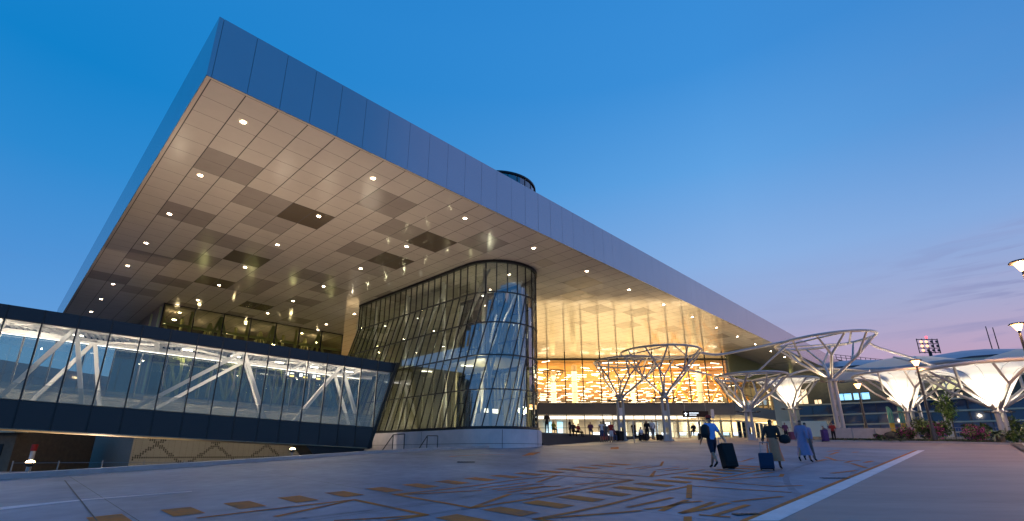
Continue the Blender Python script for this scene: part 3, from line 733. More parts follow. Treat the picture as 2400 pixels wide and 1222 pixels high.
# ================================================================ BRIDGE
BR = empty('enclosed_footbridge', 'glazed footbridge with dark navy bands crossing left of the tower', 'footbridge', (0,0,0))
hd = R_(55.7); bd = Vector((math.sin(hd), math.cos(hd), 0)); bn = Vector((-bd.y, bd.x, 0)); BE = Vector((-10.44, 37.0, 1.81)); SLP = -.0466; BW = 5.0
def BP(s, w, z): return BE+bd*s+bn*w+Vector((0, 0, SLP*s+z))
S0 = -34.0
def rk_(z): return 1.734*z/6.4     # raked end
def bbox(mb, s0, s1, w0, w1, z0, z1, rake=False, mi=0, r0=None):
    e0 = rk_(z0) if rake else s1; e1 = rk_(z1) if rake else s1
    mb.hexa([BP(s0,w0,z0),BP(e0,w0,z0),BP(e0,w1,z0),BP(s0,w1,z0)], [BP(s0,w0,z1),BP(e1,w0,z1),BP(e1,w1,z1),BP(s0,w1,z1)], mi)
mul = [0.26,-.99,-2.24,-3.49,-4.81,-6.08,-7.38,-8.79,-10.16,-11.56,-13.04,-14.48,-15.94,-17.45,-18.95,-20.47]+[-20.47-1.5*k for k in range(1,10)]
for side, w0, w1 in (('near',0,.12),('far',BW-.12,BW)):
    ms = sorted(mul)
    for z0, z1 in ((0,1.45),(5.66,6.4)):
        m = MB()
        for a, b in zip([S0]+ms, ms+[None]):
            if b is None:
                if a > rk_(z0): continue
                m.hexa([BP(a+.018,w0,z0),BP(rk_(z0)-.0,w0,z0),BP(rk_(z0),w1,z0),BP(a+.018,w1,z0)], [BP(a+.018,w0,z1),BP(rk_(z1),w0,z1),BP(rk_(z1),w1,z1),BP(a+.018,w1,z1)])
            else: bbox(m, a+.018, b-.018, w0, w1, z0, z1)
        m.build('cladding_band', 'band', BR)
    m = MB(); bbox(m, S0, 0, w0+.06, w0+.07, 1.45, 5.66, True); m.build('glazing', 'glass_bridge' if side == 'near' else 'glass_bridge_far', BR)
    m = MB()
    for a in mul:
        if side == 'far' and a > -.5: continue
        bbox(m, a-.035, a+.035, w0-.03, w0+.0, 0.0, 6.4); bbox(m, a-.035, a+.035, w0+.02, w0+.16, 1.45, 5.66, mi=1)
    bbox(m, S0, 0, w0-.02, w0+.14, 1.41, 1.47, True); bbox(m, S0, 0, w0-.02, w0+.14, 5.63, 5.69, True)
    m.build('mullion_frame', ['frame','white_steel'], BR)
m = MB(); bbox(m, S0, 0, .12, BW-.12, .75, 1.0, True); m.build('floor', 'floor_int', BR)
m = MB(); bbox(m, S0, 0, .02, BW-.02, -.04, .0, True); m.build('underside', 'beige', BR)
m = MB(); bbox(m, S0, 0, .121, BW-.121, 6.1, 6.38, True); m.build('roof', 'frame_grey', BR)
m = MB(); 
for k in range(118):
    s = S0+.3+k*.3; bbox(m, s, s+.15, .13, BW-.13, 5.92, 6.06)
bbox(m, S0, 0, .122, BW-.122, 6.07, 6.099, True); m.build('ribbed_ceiling', 'white_steel', BR)
m = MB()
for k in range(9):
    s = -.5-4.4*k; bbox(m, s-.12, s+.12, .2, BW-.2, 5.62, 5.915)
for k in range(4):
    s = -2.2-8.0*k; 
    m.bar(BP(s,.5,5.75), BP(s-6.6,BW-.5,5.75), .16, .14); m.bar(BP(s-6.6,BW-.5,5.75), BP(s-12,.5,5.75), .16, .14)
m.build('roof_beam', 'white_steel', BR)
tops_ = [-2.3,-8.83,-17.55,-26.3,-33]
leg = {-2.3:(-.45,-5.4), -8.83:(-6.8,-14.6), -17.55:(-16.35,-20.1), -26.3:(-22.5,-29.5), -33:(-31.5,-33.9)}
for w in (.55, BW-.55):
    for t_ in tops_:
        for b_ in leg[t_]:
            m = MB(); a = BP(b_+( .0 if w<1 else .5),w,1.05); c = BP(t_+(0 if w<1 else .5),w,5.75)
            m.bar(a, c, .21, .24, up=bn); m.build('truss_diagonal', 'white_steel', BR)
for w in (.55, BW-.55):
    m = MB(); m.bar(BP(S0,w,5.72), BP(1.3,w,5.72), .26, .3); m.build('truss_chord', 'white_steel', BR)
m = MB()
for w in (.32, BW-.32):
    for z in (1.55,1.85,2.1): m.bar(BP(S0,w,z), BP(.2,w,z), .02)
m.build('handrail', 'steel', BR)
def frost():
    mm = bpy.data.materials.new('frosted'); mm.use_nodes = True; t = mm.node_tree; t.nodes.clear()
    a = N(t, 'ShaderNodeBsdfTransparent'); b = N(t, 'ShaderNodeBsdfDiffuse'); b.inputs[0].default_value = (.75,.74,.62,1); c = N(t, 'ShaderNodeMixShader'); c.inputs[0].default_value = .30
    t.links.new(a.outputs[0], c.inputs[1]); t.links.new(b.outputs[0], c.inputs[2]); o = N(t, 'ShaderNodeOutputMaterial'); t.links.new(c.outputs[0], o.inputs[0]); MT['frosted'] = mm
frost()
for w in (.30, BW-.33):
    m = MB(); bbox(m, S0, .1, w, w+.012, 1.0, 2.35); m.build('frosted_balustrade', 'frosted', BR)
for w, q in ((BW-.5, 4.0),):
    m = MB(); bbox(m, S0, .3, w-.03, w+.03, 5.52, 5.55); m.build('light_strip', 'strip', BR)
for k in range(10): lamp('POINT', 'bridge_lamp', BP(-1.6-3.3*k,.24,5.35), 290, (1,.84,.66), .04, BR)
for k in range(3): lamp('POINT', 'underside_fill', BP(-12-6*k,2.4,-1.6), 40, (1,.62,.22), .08, BR)  # added lamps that strengthen the amber light on the underside
# raked black end frame
m = MB()
for w0, w1 in ((-.06,.2),(BW-.2,BW+.06)):
    m.hexa([BP(-.05,w0,-.06),BP(.16,w0,-.06),BP(.16,w1,-.06),BP(-.05,w1,-.06)], [BP(rk_(6.46)-.05,w0,6.46),BP(rk_(6.46)+.16,w0,6.46),BP(rk_(6.46)+.16,w1,6.46),BP(rk_(6.46)-.05,w1,6.46)])
bbox(m, -.05, .16, .2, BW-.2, -.06, .06); s_ = rk_(6.4); bbox(m, s_-.1, s_+.15, .2, BW-.2, 6.32, 6.46)
m.build('end_frame', 'frame', BR)
m = MB(); m.hexa([BP(-3.4,.3,-.9),BP(-.4,.3,-.7),BP(-.4,BW-.3,-.7),BP(-3.4,BW-.3,-.9)], [BP(-4.2,.3,-.05),BP(-.1,.3,-.05),BP(-.1,BW-.3,-.05),BP(-4.2,BW-.3,-.05)]); m.build('end_bearing', 'frame', BR)
for i, s in enumerate([-24,-17.6,-12,-9.2,-6.4,-4.0,-1.4]):
    m = MB(); bbox(m, s-.28, s+.28, 1.6, 1.68, 5.50, 5.56); m.build('ceiling_lamp', 'tube_cool', BR)
for s in (-31,-25.5,-20,-14.5,-9,-4):
    lamp('POINT', 'bridge_light', BP(s,2.5,5.3), 190, (1,.86,.72), .06, BR)
sg = empty('information_sign', 'dark hanging sign with white and yellow panels in footbridge', 'sign', BP(-4.4,2.5,4.9))
sg.rotation_euler.z = math.atan2(bd.y, bd.x)+.2
for k in range(3):
    m = MB(); m.box((0,0,0), (.82,.12,.55)); o = m.build('sign_panel', 'dark', sg, (-1.1+k*1.0,0,0))
    m = MB()
    m.box((-.22,-.066,.06), (.22,.01,.24), mi=0); m.box((.12,-.066,.12), (.26,.01,.08), mi=0); m.box((.12,-.066,-.08), (.3,.01,.12), mi=1)
    m.build('sign_marks', ['sign_white','sign_yellow'], o)
m = MB(); m.tube([(-1.1,0,.27),(-1.1,0,.8)], .02, 6); m.tube([(.9,0,.27),(.9,0,.8)], .02, 6); m.build('hanger', 'steel', sg)
# ---- handrails to the right of the bridge end
def PX(X, Y, Z): return Vector((X, Y, Z))
for off, lab in ((0,'bent tubular stair rail in front of plinth, nearest the footbridge'),(1.55,'bent tubular stair rail in front of plinth, farther from the footbridge')):
    o0 = Vector((off*.98, off*.0, 0))
    a = PX(-8.95,33.4,.75)+o0*.0
    if off == 0: xs = [(-9.2,1.05),(-8.35,1.12),(-7.45,2.55),(-6.75,2.6)]
    else: xs = [(-7.0,.85),(-6.5,1.12),(-6.2,1.12),(-5.35,2.5),(-4.7,2.5)]
    P_ = [PX(x, 31.6+(x+9.2)*.12, z) for x, z in xs]
    posts = []
    for x, z in xs[-2:]+[xs[1]]: posts.append((PX(x, 31.6+(x+9.2)*.12, .8 if x < -8 else 1.1), PX(x, 31.6+(x+9.2)*.12, z)))
    handrail(P_, posts, lab)

# ================================================================ FLOODLIGHTS by the kerb
def floodlight(loc, h, label, power, to):
    o = empty('floodlight', label, 'floodlight', loc)
    m = MB(); m.tube([(0,0,-1.6),(0,0,h-.12)], .05, 8); m.build('post', 'steel', o)
    m = MB(); m.lathe([(.0,-.12),(.10,-.10),(.14,0),(.12,.02)], (0,0,h), 14); m.build('lamp_housing', 'lamp_grey', o)
    m = MB(); m.lathe([(.115,.015),(.09,.07),(0,.09)], (0,0,h), 14); m.build('lens', 'flood', o)
    lamp('SPOT', 'flood_lamp', (0,0,h+.2), power, (1,.72,.49), .12, o, angle=165, blend=.6).rotation_euler = (math.pi, 0, 0)
    return o
floodlight((-10.3,24.0,.75), .86, 'glaring warm floodlight on a short post below the footbridge centre', 2500, None)
floodlight((-15.43,16.5,.35), .82, 'glaring warm floodlight on a short post at the far left kerb', 1900, None)
for k_ in range(3): lamp('POINT', 'wall_fill', C0+D2*(3+6*k_)+nrm*4+Vector((0,0,1.2)), 38, (1,.84,.64), .1)  # added fill lamps that brighten the perforated wall
floodlight((-27,33,-1.0), 1.2, 'warm floodlight on the low ground behind the footbridge', 1000, None)

# ================================================================ STEEL TREES
def steeltree(x, y, cz, rz, R, label, cat='canopy tree', membrane=False, nb=6, rot=.3, power=250, beam=.078, colr=.13, lean=(0,0), tilt=0):
    z0 = gz(y)
    o = empty('steel_canopy_tree', label, cat, (x, y, z0), 0, 'branching steel canopy trees')
    H = cz-z0; RZ = rz-z0
    m = MB()
    for sx_ in (-.26,.26):
        m.tube([(sx_,0,0),(sx_*.92,0,H)], colr, 12)
    k = .35
    while k < H-.3: m.box((0,0,k), (.42,.06,.45)); k += 1.05
    m.box((0,0,.06), (.95,.6,.12)); m.build('column', 'tree_steel', o)
    m = MB(); m.lathe([(.5,0),(.5,.08),(.32,.10),(.30,.45),(.12,.6)], (0,0,H), 14); m.build('column_head', 'tree_steel', o)
    for s_ in (-1,1):
        m = MB(); m.bar((s_*.3,0,H-.05),(s_*1.0,0,H-.02),.1,.07); m.box((s_*1.0,0,H+.04), (.32,.22,.12)); m.build('lamp_bracket', 'lamp_grey', o)
    dxl, dyl = lean
    def ringp(a): return Vector((dxl+R*math.cos(a), dyl+R*math.sin(a), RZ+tilt*math.cos(a)))
    for b in range(nb):
        a = rot+2*math.pi*b/nb; m = MB()
        p0 = Vector((.22*math.cos(a), .22*math.sin(a), H+.3)); e = ringp(a); fk = p0.lerp(Vector((e.x*.62, e.y*.62, H+(RZ-H)*.55)), 1)
        m.tube([p0, fk], [beam*1.45, beam*1.15], 8)
        for da in (-.26,.26): m.tube([fk, ringp(a+da*math.pi/nb*3/1.5)], [beam*1.1, beam*.85], 8)
        m.build('branch', 'tree_steel', o)
    m = MB(); pts_ = [ringp(2*math.pi*k/40) for k in range(40)]; m.tube(pts_, beam*(1.25 if not membrane else 1.5), 8, closed=True); m.build('ring', 'tree_steel', o)
    if not membrane:
        m = MB()
        for a in (rot+.4, rot+.4+math.pi*.66, rot+.4+math.pi*1.33):
            m.tube([ringp(a), ringp(a+math.pi*.66)], beam*.8, 6)
        m.build('tie_bar', 'tree_steel', o)
    else:
        m = MB(); prof = []
        for k in range(25):
            t = k/24; prof.append((.42+(R-.5)*(.46*t+.54*t**14), H+.35+(RZ-H-.30)*t**.92))
        m.lathe(prof, (dxl*.5, dyl*.5, 0), 36); m.build('membrane', 'membrane', o)
        sm_ = MB()
        for q in range(12):
            a = math.pi*q/6+.1; sm_.tube([(dxl*.5+(r_+.012)*math.cos(a), dyl*.5+(r_+.012)*math.sin(a), z_) for r_, z_ in prof[::2]], .016, 4)
        sm_.build('seam', 'kerb', o)
    if power:
        if membrane:
            lamp('POINT', 'uplight', (0,0,H+1.3), power, (1,.82,.58), .2, o)
            for s_ in (-1,1): lamp('SPOT', 'uplight', (s_*1.05,-.25,H+.2), power*.9, (1,.84,.60), .08, o, to=(s_*2.2,-.9,RZ+1), angle=120)
        else:
            for s_ in (-1,1): lamp('SPOT', 'uplight', (s_*1.0,-.1,H+.14), power, (1,.74,.42), .08, o, to=(s_*1.3,0,RZ+2), angle=130)
    return o
steeltree(14.05,45.77,6.25,10.5,3.70,'tall open steel tree nearest the hall doors, ring above entrance steps',rot=.15,power=330)
steeltree(10.12,46.6,6.1,9.75,3.2,'open steel tree half hidden behind the middle one, left of it',rot=.5,power=300,lean=(1.0,0))
steeltree(22.4,47.5,5.15,8.5,3.25,'short open steel tree between the hall doors and the membrane funnels',rot=.8,power=420,lean=(.7,0),beam=.09)
steeltree(30.54,46.92,7.94,11.9,4.26,'tallest open steel tree, its ring standing against the sky',rot=.1,power=330,beam=.105,colr=.19,tilt=.25)
steeltree(31.4,56.0,6.1,9.3,3.1,'lit white membrane funnel tree, smallest, left of the tallest steel tree',membrane=True,rot=.4,power=1100)
steeltree(36.34,45.77,5.02,8.45,3.75,'lit white membrane funnel tree behind the shrubs and street lamp',membrane=True,rot=.2,power=1300,colr=.15)
steeltree(38.9,39.9,4.55,8.05,4.5,'largest lit white membrane funnel tree at the right edge',membrane=True,rot=.1,power=1700,colr=.17,beam=.105)
steeltree(52,60,7,11.5,4.6,'dim open steel tree far behind the two right membrane funnels',rot=.6,power=140)
def conn(pts, r, label):
    m = MB(); P_ = [Vector(p) for p in pts]; out = []
    for i in range(len(P_)-1):
        p0 = P_[max(i-1,0)]; p1 = P_[i]; p2 = P_[i+1]; p3 = P_[min(i+2,len(P_)-1)]
        for k in range(6):
            t = k/6; out.append(.5*((2*p1)+(-p0+p2)*t+(2*p0-5*p1+4*p2-p3)*t*t+(-p0+3*p1-3*p2+p3)*t**3))
    out.append(P_[-1]); m.tube(out, r, 8); c = Vector(pts[0]); o = m.build('connecting_beam', 'tree_steel'); return tag(o, label, 'beam', 'curved beams linking the steel trees')
def at(px, py, Y):   # a point seen in direction px,py of the survey photo at depth Y
    f = 1146.; c, s = math.cos(.3024), math.sin(.3024); a = (px-1200)/f; b = (py-703)/f
    r = Vector((a, c+s*b, s-c*b)); return Vector((0,0,1.5))+r*(Y/r.y)
conn([(17.9,45.7,10.5),(19.6,45.9,10.35),(22.5,46.2,10.9),(26.4,46.7,11.75)], .12, 'curved steel beam from middle ring to tallest ring')
conn([(34.7,46.9,11.9),(35.6,46.7,11.2),(38.0,46.3,10.2),(40.0,45.8,9.2)], .12, 'curved steel beam falling from tallest ring to right funnel')
conn([(26.6,47.6,8.5),(28.4,48.5,9.1),(31.0,49.5,9.6),(33.0,48.0,9.3),(34.0,46.4,8.9)], .11, 'arched steel beam passing behind the tallest column')
conn([(15.4,46.2,9.4),(17.0,46.6,9.0),(19.2,47.2,8.6)], .10, 'slim steel beam from the middle tree to the short one')
conn([(26.6,46.4,11.4),(25.2,46.8,10.2),(23.8,47.2,9.0),(22.8,47.4,8.4)], .09, 'slim steel beam dropping from tallest ring to short tree')
# white tent canopies
def tent(c, rx, ry, h, label):
    m = MB(); n = 40
    prof = [(1,0),(.82,.30),(.6,.58),(.35,.84),(.12,.98),(0,1)]
    vs = []; fs = []
    for r, z in prof:
        for k in range(n):
            a = 2*math.pi*k/n; vs.append((rx*r*math.cos(a), ry*r*math.sin(a), h*z+(.28*math.cos(4*a) if r > .9 else 0)))
    for i in range(len(prof)-1):
        for k in range(n): fs.append((i*n+k, i*n+(k+1)%n, (i+1)*n+(k+1)%n, (i+1)*n+k))
    m.add(vs, fs, 0, True)
    o = empty('tent_canopy', label, 'canopy', c, 0, 'pale tent canopies'); m.build('membrane', 'membrane_roof', o)
    m = MB(); m.tube([(rx*math.cos(2*math.pi*k/40), ry*math.sin(2*math.pi*k/40), .28*math.cos(8*math.pi*k/40)) for k in range(40)], .22, 8, closed=True); m.build('edge_beam', 'slate_roof', o)
    m = MB(); 
    for s_ in (-1,1): m.tube([(-rx*.42,-ry*.8,h*.18),(-rx*.42+s_*rx*.14,-ry*.62,h*.62)], .1, 6)
    m.tube([(-rx*.42,-ry*.8,-.6),(-rx*.42,-ry*.8,h*.18)], .1, 6); m.build('strut', 'tree_steel', o)
    m = MB(); m.tube([(0,0,-8),(0,0,h*.9)], .16, 8); m.build('mast', 'tree_steel', o)
    lamp('POINT', 'uplight', (1.0,-1.0,-2.6), 420, (1,.86,.66), .15, o)  # added lamp, lightens the tent membrane from below
    return o
tent((46.5,57,10.3), 8.5, 6.5, 1.9, 'pale shallow tent canopy behind the left lit funnel')
tent((58,53,10.6), 7.5, 6.0, 2.0, 'pale tent canopy rising above the largest funnel at right edge')

# ================================================================ OLD TERMINAL
OT = empty('old_terminal', 'long low old terminal with dark blue glass and beige horizontal bands', 'terminal', (0,0,0))
q0, q1 = Vector((40,95,0)), Vector((96,57,0))
def trim(z, t=.35, mm='beige', h=.22):
    m = MB(); wallbox(m, q0, q1, z, z+h, -.1, t); m.build('horizontal_band', mm, OT)
m = MB(); wallbox(m, q0, q1, -1, 5.9, -.3, .0); m.build('lower_wall', 'blue_wall', OT)
m = MB(); wallbox(m, q0, q1, 5.9, 9.3, -.3, .0); m.build('glass_wall', 'navy_glass', OT)
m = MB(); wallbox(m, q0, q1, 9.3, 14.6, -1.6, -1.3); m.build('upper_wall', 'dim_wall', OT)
m = MB(); wallbox(m, q0, q1, 14.6, 15.1, -1.5, 1.6); m.build('roof_edge', 'beige', OT)
m = MB()
dq = (q1-q0).normalized(); nq = Vector((dq.y, -dq.x, 0)); QL = (q1-q0).length
for k in range(24):
    for j in range(6):
        def rp(i, jj):
            s = QL*i/24; w = -1.5-jj*3.0; return q0+dq*s+nq*(w+3.0)+Vector((0,0,15.1+math.sin(math.pi*jj/6*.9)*2.2+.35*math.sin(i*1.05)))
        m.add([rp(k,j),rp(k+1,j),rp(k+1,j+1),rp(k,j+1)], [(0,1,2,3)], 0, True)
m.build('curved_roof', 'slate_roof', OT)
for z in (5.8,7.45,9.25,4.3): trim(z)
m = MB()
for k in range(30): 
    p = q0+dq*(1.2+k*2.25); wallbox(m, p, p+dq*.08, 4.5, 9.3, .0, .09)
m.build('mullion_frame', 'frame', OT)
for s, w, z0, z1, mt in ((18.5,2.2,10.0,11.1,'win_blue'),(21.0,2.2,10.0,11.1,'win_blue'),(31.5,3.4,10.9,12.3,'win_yellow'),(37.2,3.8,10.9,12.4,'win_green'),(8.0,1.6,9.7,12.4,'win_warm'),(10.3,1.2,9.7,12.3,'win_warm'),(12.6,1.6,9.7,12.2,'win_warm'),(25.5,1.8,9.55,10.1,'win_warm'),(27.9,1.4,9.6,10.0,'win_warm'),(15.2,1.0,9.6,10.3,'win_warm'),(29.6,.8,9.7,10.2,'win_blue'),(43.5,1.6,9.7,10.2,'win_warm'),(46.5,2.2,9.7,10.1,'win_warm'),(34.2,.7,9.6,10.3,'win_warm')):
    p = q0+dq*s; m = MB(); wallbox(m, p, p+dq*w, z0, z1, -1.3, -1.2); o = m.build('lit_window', mt, OT)
    f_ = MB(); wallbox(f_, p+dq*(w/2-.05), p+dq*(w/2+.05), z0, z1, -1.2, -1.12); wallbox(f_, p-dq*.06, p+dq*(w+.06), z0-.1, z0, -1.3, -1.1); wallbox(f_, p-dq*.06, p+dq*(w+.06), z1, z1+.1, -1.3, -1.1); f_.build('window_frame', 'frame', o)
lamp('AREA', 'terrace_light', q0+dq*20+nq*1.0+Vector((0,0,14.4)), 520, (1,.85,.55), 30, OT, to=q0+dq*20-nq*1+Vector((0,0,8)), sz2=1)
# roofline clutter far behind
Bc = MB()
mt_ = empty('light_mast', 'dark stadium floodlight rack on a mast above the tent canopy', 'floodlight mast', (104,120,0))
m = MB(); m.tube([(0,0,0),(0,0,25.5)], .35, 8); m.build('mast', 'frame', mt_)
m = MB()
for z in (25.2,26.3,27.4,28.5): m.bar((-2.6,0,z),(2.6,0,z),.16)
for x in (-2.6,-1.3,0,1.3,2.6): m.bar((x,0,25.0),(x,0,28.7),.14)
m.build('rack', 'frame', mt_)
for k in range(4):
    for j in range(3):
        m = MB(); m.lathe([(0,0),(.30,0),(.36,.2),(.2,.4),(0,.42)], (0,0,0), 10)
        q = m.build('lamp_head', 'lamp_orange' if (k == 0 or (k == 1 and j > 0)) else 'lamp_grey', mt_, (-1.95+k*1.3,-.3,25.6+j*1.1)); q.rotation_euler.x = R_(70)
m = MB(); m.lathe([(0,0),(.25,.0),(.25,.5),(0,.6)], (0,0,28.8), 8); m.build('beacon', 'red_lamp', mt_)
for x, z, lab in ((-.2,31.9,'thin lattice antenna mast, left of the pair above the canopies'),(1.5,31.6,'thin lattice antenna mast, right of the pair above the canopies')):
    am = MB(); 
    for dx in (-.16,.16): am.tube([(dx,0,0),(dx*.3,0,z)], .06, 6)
    for k in range(36): am.bar((-.16,0,12+k*.5),(.14,0,12.4+k*.5),.04)
    o = am.build('antenna_mast', 'frame', None, (119.9+x,120,0)); tag(o, lab, 'antenna')
# airbridge silhouette
ab = empty('service_gantry', 'dark service gantry with railings seen beyond the roof end', 'gantry', (100,150,0))
m = MB(); m.bar((-2,0,29.2),(13,0,25.2),.9,.8); m.box((6,0,26.0),(12,2,1.6)); m.tube([(2,0,0),(2,0,27)],.4,8); m.tube([(10,0,0),(10,0,25)],.4,8); m.build('gantry_frame', 'frame', ab)
m = MB()
for k in range(12): m.bar((-1+k*1.5,0,28.4-k*.18),(-1+k*1.5,0,30.6-k*.16),.12)
m.bar((-1,0,30.6),(15.5,0,28.8),.12); m.bar((-1,0,29.8),(15.5,0,28.0),.12); m.build('railing', 'frame', ab)

# ================================================================ LOW BUILDINGS lower left
cp = empty('car_park', 'long dark building far behind the left end of the footbridge', 'building', (-125,75,-1.2), R_(-8))
m = MB(); m.box((0,0,9), (70,110,18)); m.build('wall', 'slate_wall', cp)
for k in range(5): m = MB(); m.box((0,0,2.6+3.4*k), (70.5,110.5,.5)); m.build('floor_band', 'grey_band', cp)
rl = random.Random(8)
for k in range(22): m = MB(); m.box((0,0,0), (.2,.8,.35)); m.build('lit_window', 'win_warm', cp, (35.3,-50+rl.random()*95,3.2+3.4*rl.randint(0,4)))
lb = empty('low_building', 'low brown building with dark windows glimpsed under the footbridge', 'building', (-52,42,-1.2))
m = MB(); m.box((0,4,2.2), (22,8,4.4)); m.build('wall', 'rust_wall', lb)
m = MB(); m.box((0,-.2,4.5), (23,1.2,.5)); m.build('roof_edge', 'beige', lb)
for k in range(9): m = MB(); m.box((-9+k*2.3,-.03,2.9), (1.5,.06,.9)); m.build('window', 'dark', lb)
rw = empty('retaining_wall', 'low rusty wall with a white coping by the left floodlight', 'wall', (-29,30.0,-1.2))
m = MB(); m.box((0,0,.75), (9.5,.3,1.5)); m.build('wall_panel', 'rust_wall', rw); m = MB(); m.box((0,0,1.56), (9.7,.4,.12)); m.box((4.9,0,.8),(.5,.45,1.6)); m.build('coping', 'concrete', rw)
fl = empty('mesh_fence', 'thin posts of a wire fence behind the left kerb', 'fence', (-22,26,-1.2), .35)
for k in range(6): m = MB(); m.tube([(0,0,0),(0,0,2.3)], .03, 6); m.build('post', 'steel', fl, (-2.5+k*1.8,0,0))
m = MB()
for z in (.6,1.2,1.8,2.2): m.tube([(-2.5,0,z),(6.5,0,z)], .012, 4)
m.build('wire', 'steel', fl)
rp_ = MB(); rp_.tube([(0,0,0),(0,0,2.6)], .16, 10, mi=0); rp_.tube([(0,0,2.6),(0,0,3.1)], .2, 10, mi=1)
tag(rp_.build('marker_post', ['white_paint','red'], None, (-37.4,40,-1.0)), 'white post with a red top behind the left floodlight', 'post')

# ================================================================ STREET LAMPS
def streetlamp(x, y, z1, label, power=160, headr=.42):
    z0 = gz(y) if x < 26 or y > 40 else gz(y)
    o = empty('street_lamp', label, 'street lamp', (x, y, z0), 0, 'street lamps with glowing orange heads'); H = z1-z0
    m = MB(); m.tube([(0,0,0),(0,0,.5),(0,0,1.6),(0,0,H-.4)], [.30,.22,.11,.075], 10); m.build('pole', 'lamp_grey', o)
    m = MB(); m.lathe([(.07,-.45),(.12,-.42),(.30,-.02)], (0,0,H), 16); m.build('lamp_bowl', 'street', o)
    m = MB(); m.lathe([(.30,-.015),(headr+.05,.0),(headr,.07),(0,.12)], (0,0,H), 18); m.build('lamp_cap', 'lamp_grey', o)
    lamp('POINT', 'street_light', (0,0,H-.55), power, (1,.50,.20), .15, o)
    return o
streetlamp(34.35,41.3,8.95,'orange street lamp in front of the flowering shrubs',420)
streetlamp(32.94,46.92,7.75,'shorter orange street lamp beside the tallest steel tree',100,.36)
streetlamp(35.15,33,10.0,'orange street lamp at the right edge above the big funnel',2000)
streetlamp(25.12,22.5,10.45,'nearest orange street lamp, only its head tip at right edge',2600)
for (x, y, z, lab) in ((46.2,47,4.3,'small lit garden globe lamp, upper of two beyond shrubs'),(46.4,46,3.5,'small lit garden globe lamp, lower of two beyond shrubs')):
    o = empty('globe_lamp', lab, 'garden lamp', (x,y,gz(y))); m = MB(); m.tube([(0,0,0),(0,0,z-gz(y)-.15)], .04, 6); m.build('post', 'lamp_grey', o)
    m = MB(); m.lathe([(0,-.18),(.14,-.12),(.2,0),(.14,.12),(0,.18)], (0,0,z-gz(y)), 12); m.build('globe', 'win_warm', o)

# ================================================================ PLANTS
def leafmass(n, shape, leafs=.16, seed=1, mi=lambda r: 0):
    r = random.Random(seed); m = MB()
    for _ in range(n):
        p = shape(r); a = Vector((r.gauss(0,1), r.gauss(0,1), r.gauss(0,1))).normalized(); b = a.cross(Vector((r.gauss(0,1), r.gauss(0,1), r.gauss(0,1)))).normalized()
        l = leafs*r.uniform(.6,1.3); m.add([p-a*l, p+b*l*.45, p+a*l, p-b*l*.45], [(0,1,2,3)], mi(r))
    return m
def blob(rx, ry, h, lumps=6, seed=1, z0=.1):
    r0 = random.Random(seed); C_ = [(r0.uniform(-.7,.7)*rx, r0.uniform(-.7,.7)*ry, z0+h*r0.uniform(.25,.8), r0.uniform(.28,.5)) for _ in range(lumps)]
    def f(r):
        c = r.choice(C_); d = Vector((r.gauss(0,1), r.gauss(0,1), r.gauss(0,1))).normalized()*(r.random()**.4)*c[3]
        return Vector((c[0]+d.x*rx, c[1]+d.y*ry, max(.05, c[2]+d.z*h)))
    return f
def shrub(x, y, rx, h, label, n=900, flower=0, light=0, seed=1, leafs=.13):
    o = empty('shrub', label, 'shrub', (x, y, gz(y)+.1), 0, 'shrubs in the planting bed')
    leafmass(n, blob(rx, rx*.7, h, 7, seed), leafs, seed, lambda r: 1 if r.random() < light else 0).build('foliage', ['leaf','leaf_light'], o)
    if flower: leafmass(flower, blob(rx*1.03, rx*.75, h*1.04, 7, seed), .085, seed+9).build('blossom', 'pink_flower', o)
    m = MB(); r = random.Random(seed)
    for k in range(5): m.tube([(0,0,0),(r.uniform(-.5,.5)*rx, r.uniform(-.3,.3)*rx, h*.6)], [.04,.015], 5)
    m.build('stem', 'bark', o); return o
shrub(33.9,43.6,1.0,1.1,'low pink flowering shrub right of the yellow flags',500,420,.1,2)
shrub(35.3,42.4,.9,1.2,'pink flowering shrub left of the lamp foot',450,420,.1,3)
shrub(36.2,43.8,1.5,1.6,'big dark green shrub behind the street lamp foot',1700,60,.22,4)
shrub(36.6,40.2,1.1,1.1,'pink flowering shrub right of the street lamp foot',500,480,.1,5)
shrub(38.6,41.6,1.3,1.3,'dark green shrub between pink flowers and small palm',900,90,.15,6)
shrub(38.6,38.9,.9,.95,'low olive shrub beside the big funnel column',500,0,.3,7)
shrub(40.5,40.2,1.3,1.7,'leafy green shrub at the far right edge',800,0,.35,8)
shrub(31.6,43.4,.7,.4,'tiny ground shrub by the kerb near the dark heap',250,60,.2,9)
gc = leafmass(3600, lambda r: (lambda x: Vector((x, 43.9-(x-26)*.40+(0 if x < 33 else -(x-33)*.25)+r.uniform(0,1.6)+.3, 0)))(r.uniform(28,37.2)), .10, 21, lambda r: 0 if r.random() < .7 else 1)
gc.v = [(x, y, gz(y)+.14+z+abs(math.sin(x*7+y*5))*.10) for x, y, z in gc.v]
tag(gc.build('ground_cover', ['leaf','soil']), 'low scrubby ground cover along the kerb of the bed', 'ground cover', kind='stuff')
tr = empty('young_tree', 'light green sapling between the two right funnels', 'tree', (41.5,47.5,gz(47.5)))
m = MB(); m.tube([(0,0,0),(.1,0,2.0),(.0,.1,4.2)], [.07,.05,.02], 6)
for k in range(9): a = k*2.4; m.tube([(.05,0,1.5+k*.28),(math.cos(a)*.9,math.sin(a)*.9,2.2+k*.3)], [.025,.01], 5)
m.build('trunk', 'bark', tr); leafmass(700, blob(1.3,1.3,2.8,9,31,1.6), .15, 31, lambda r: 1 if r.random() < .7 else 0).build('crown', ['leaf','leaf_light'], tr)
pm_ = empty('small_palm', 'small dark palm between the shrubs and right funnel column', 'palm', (37.9,39.6,gz(39.6)+.1))
m = MB(); m.tube([(0,0,0),(0,0,.6)], [.16,.12], 8); m.build('trunk', 'bark', pm_)
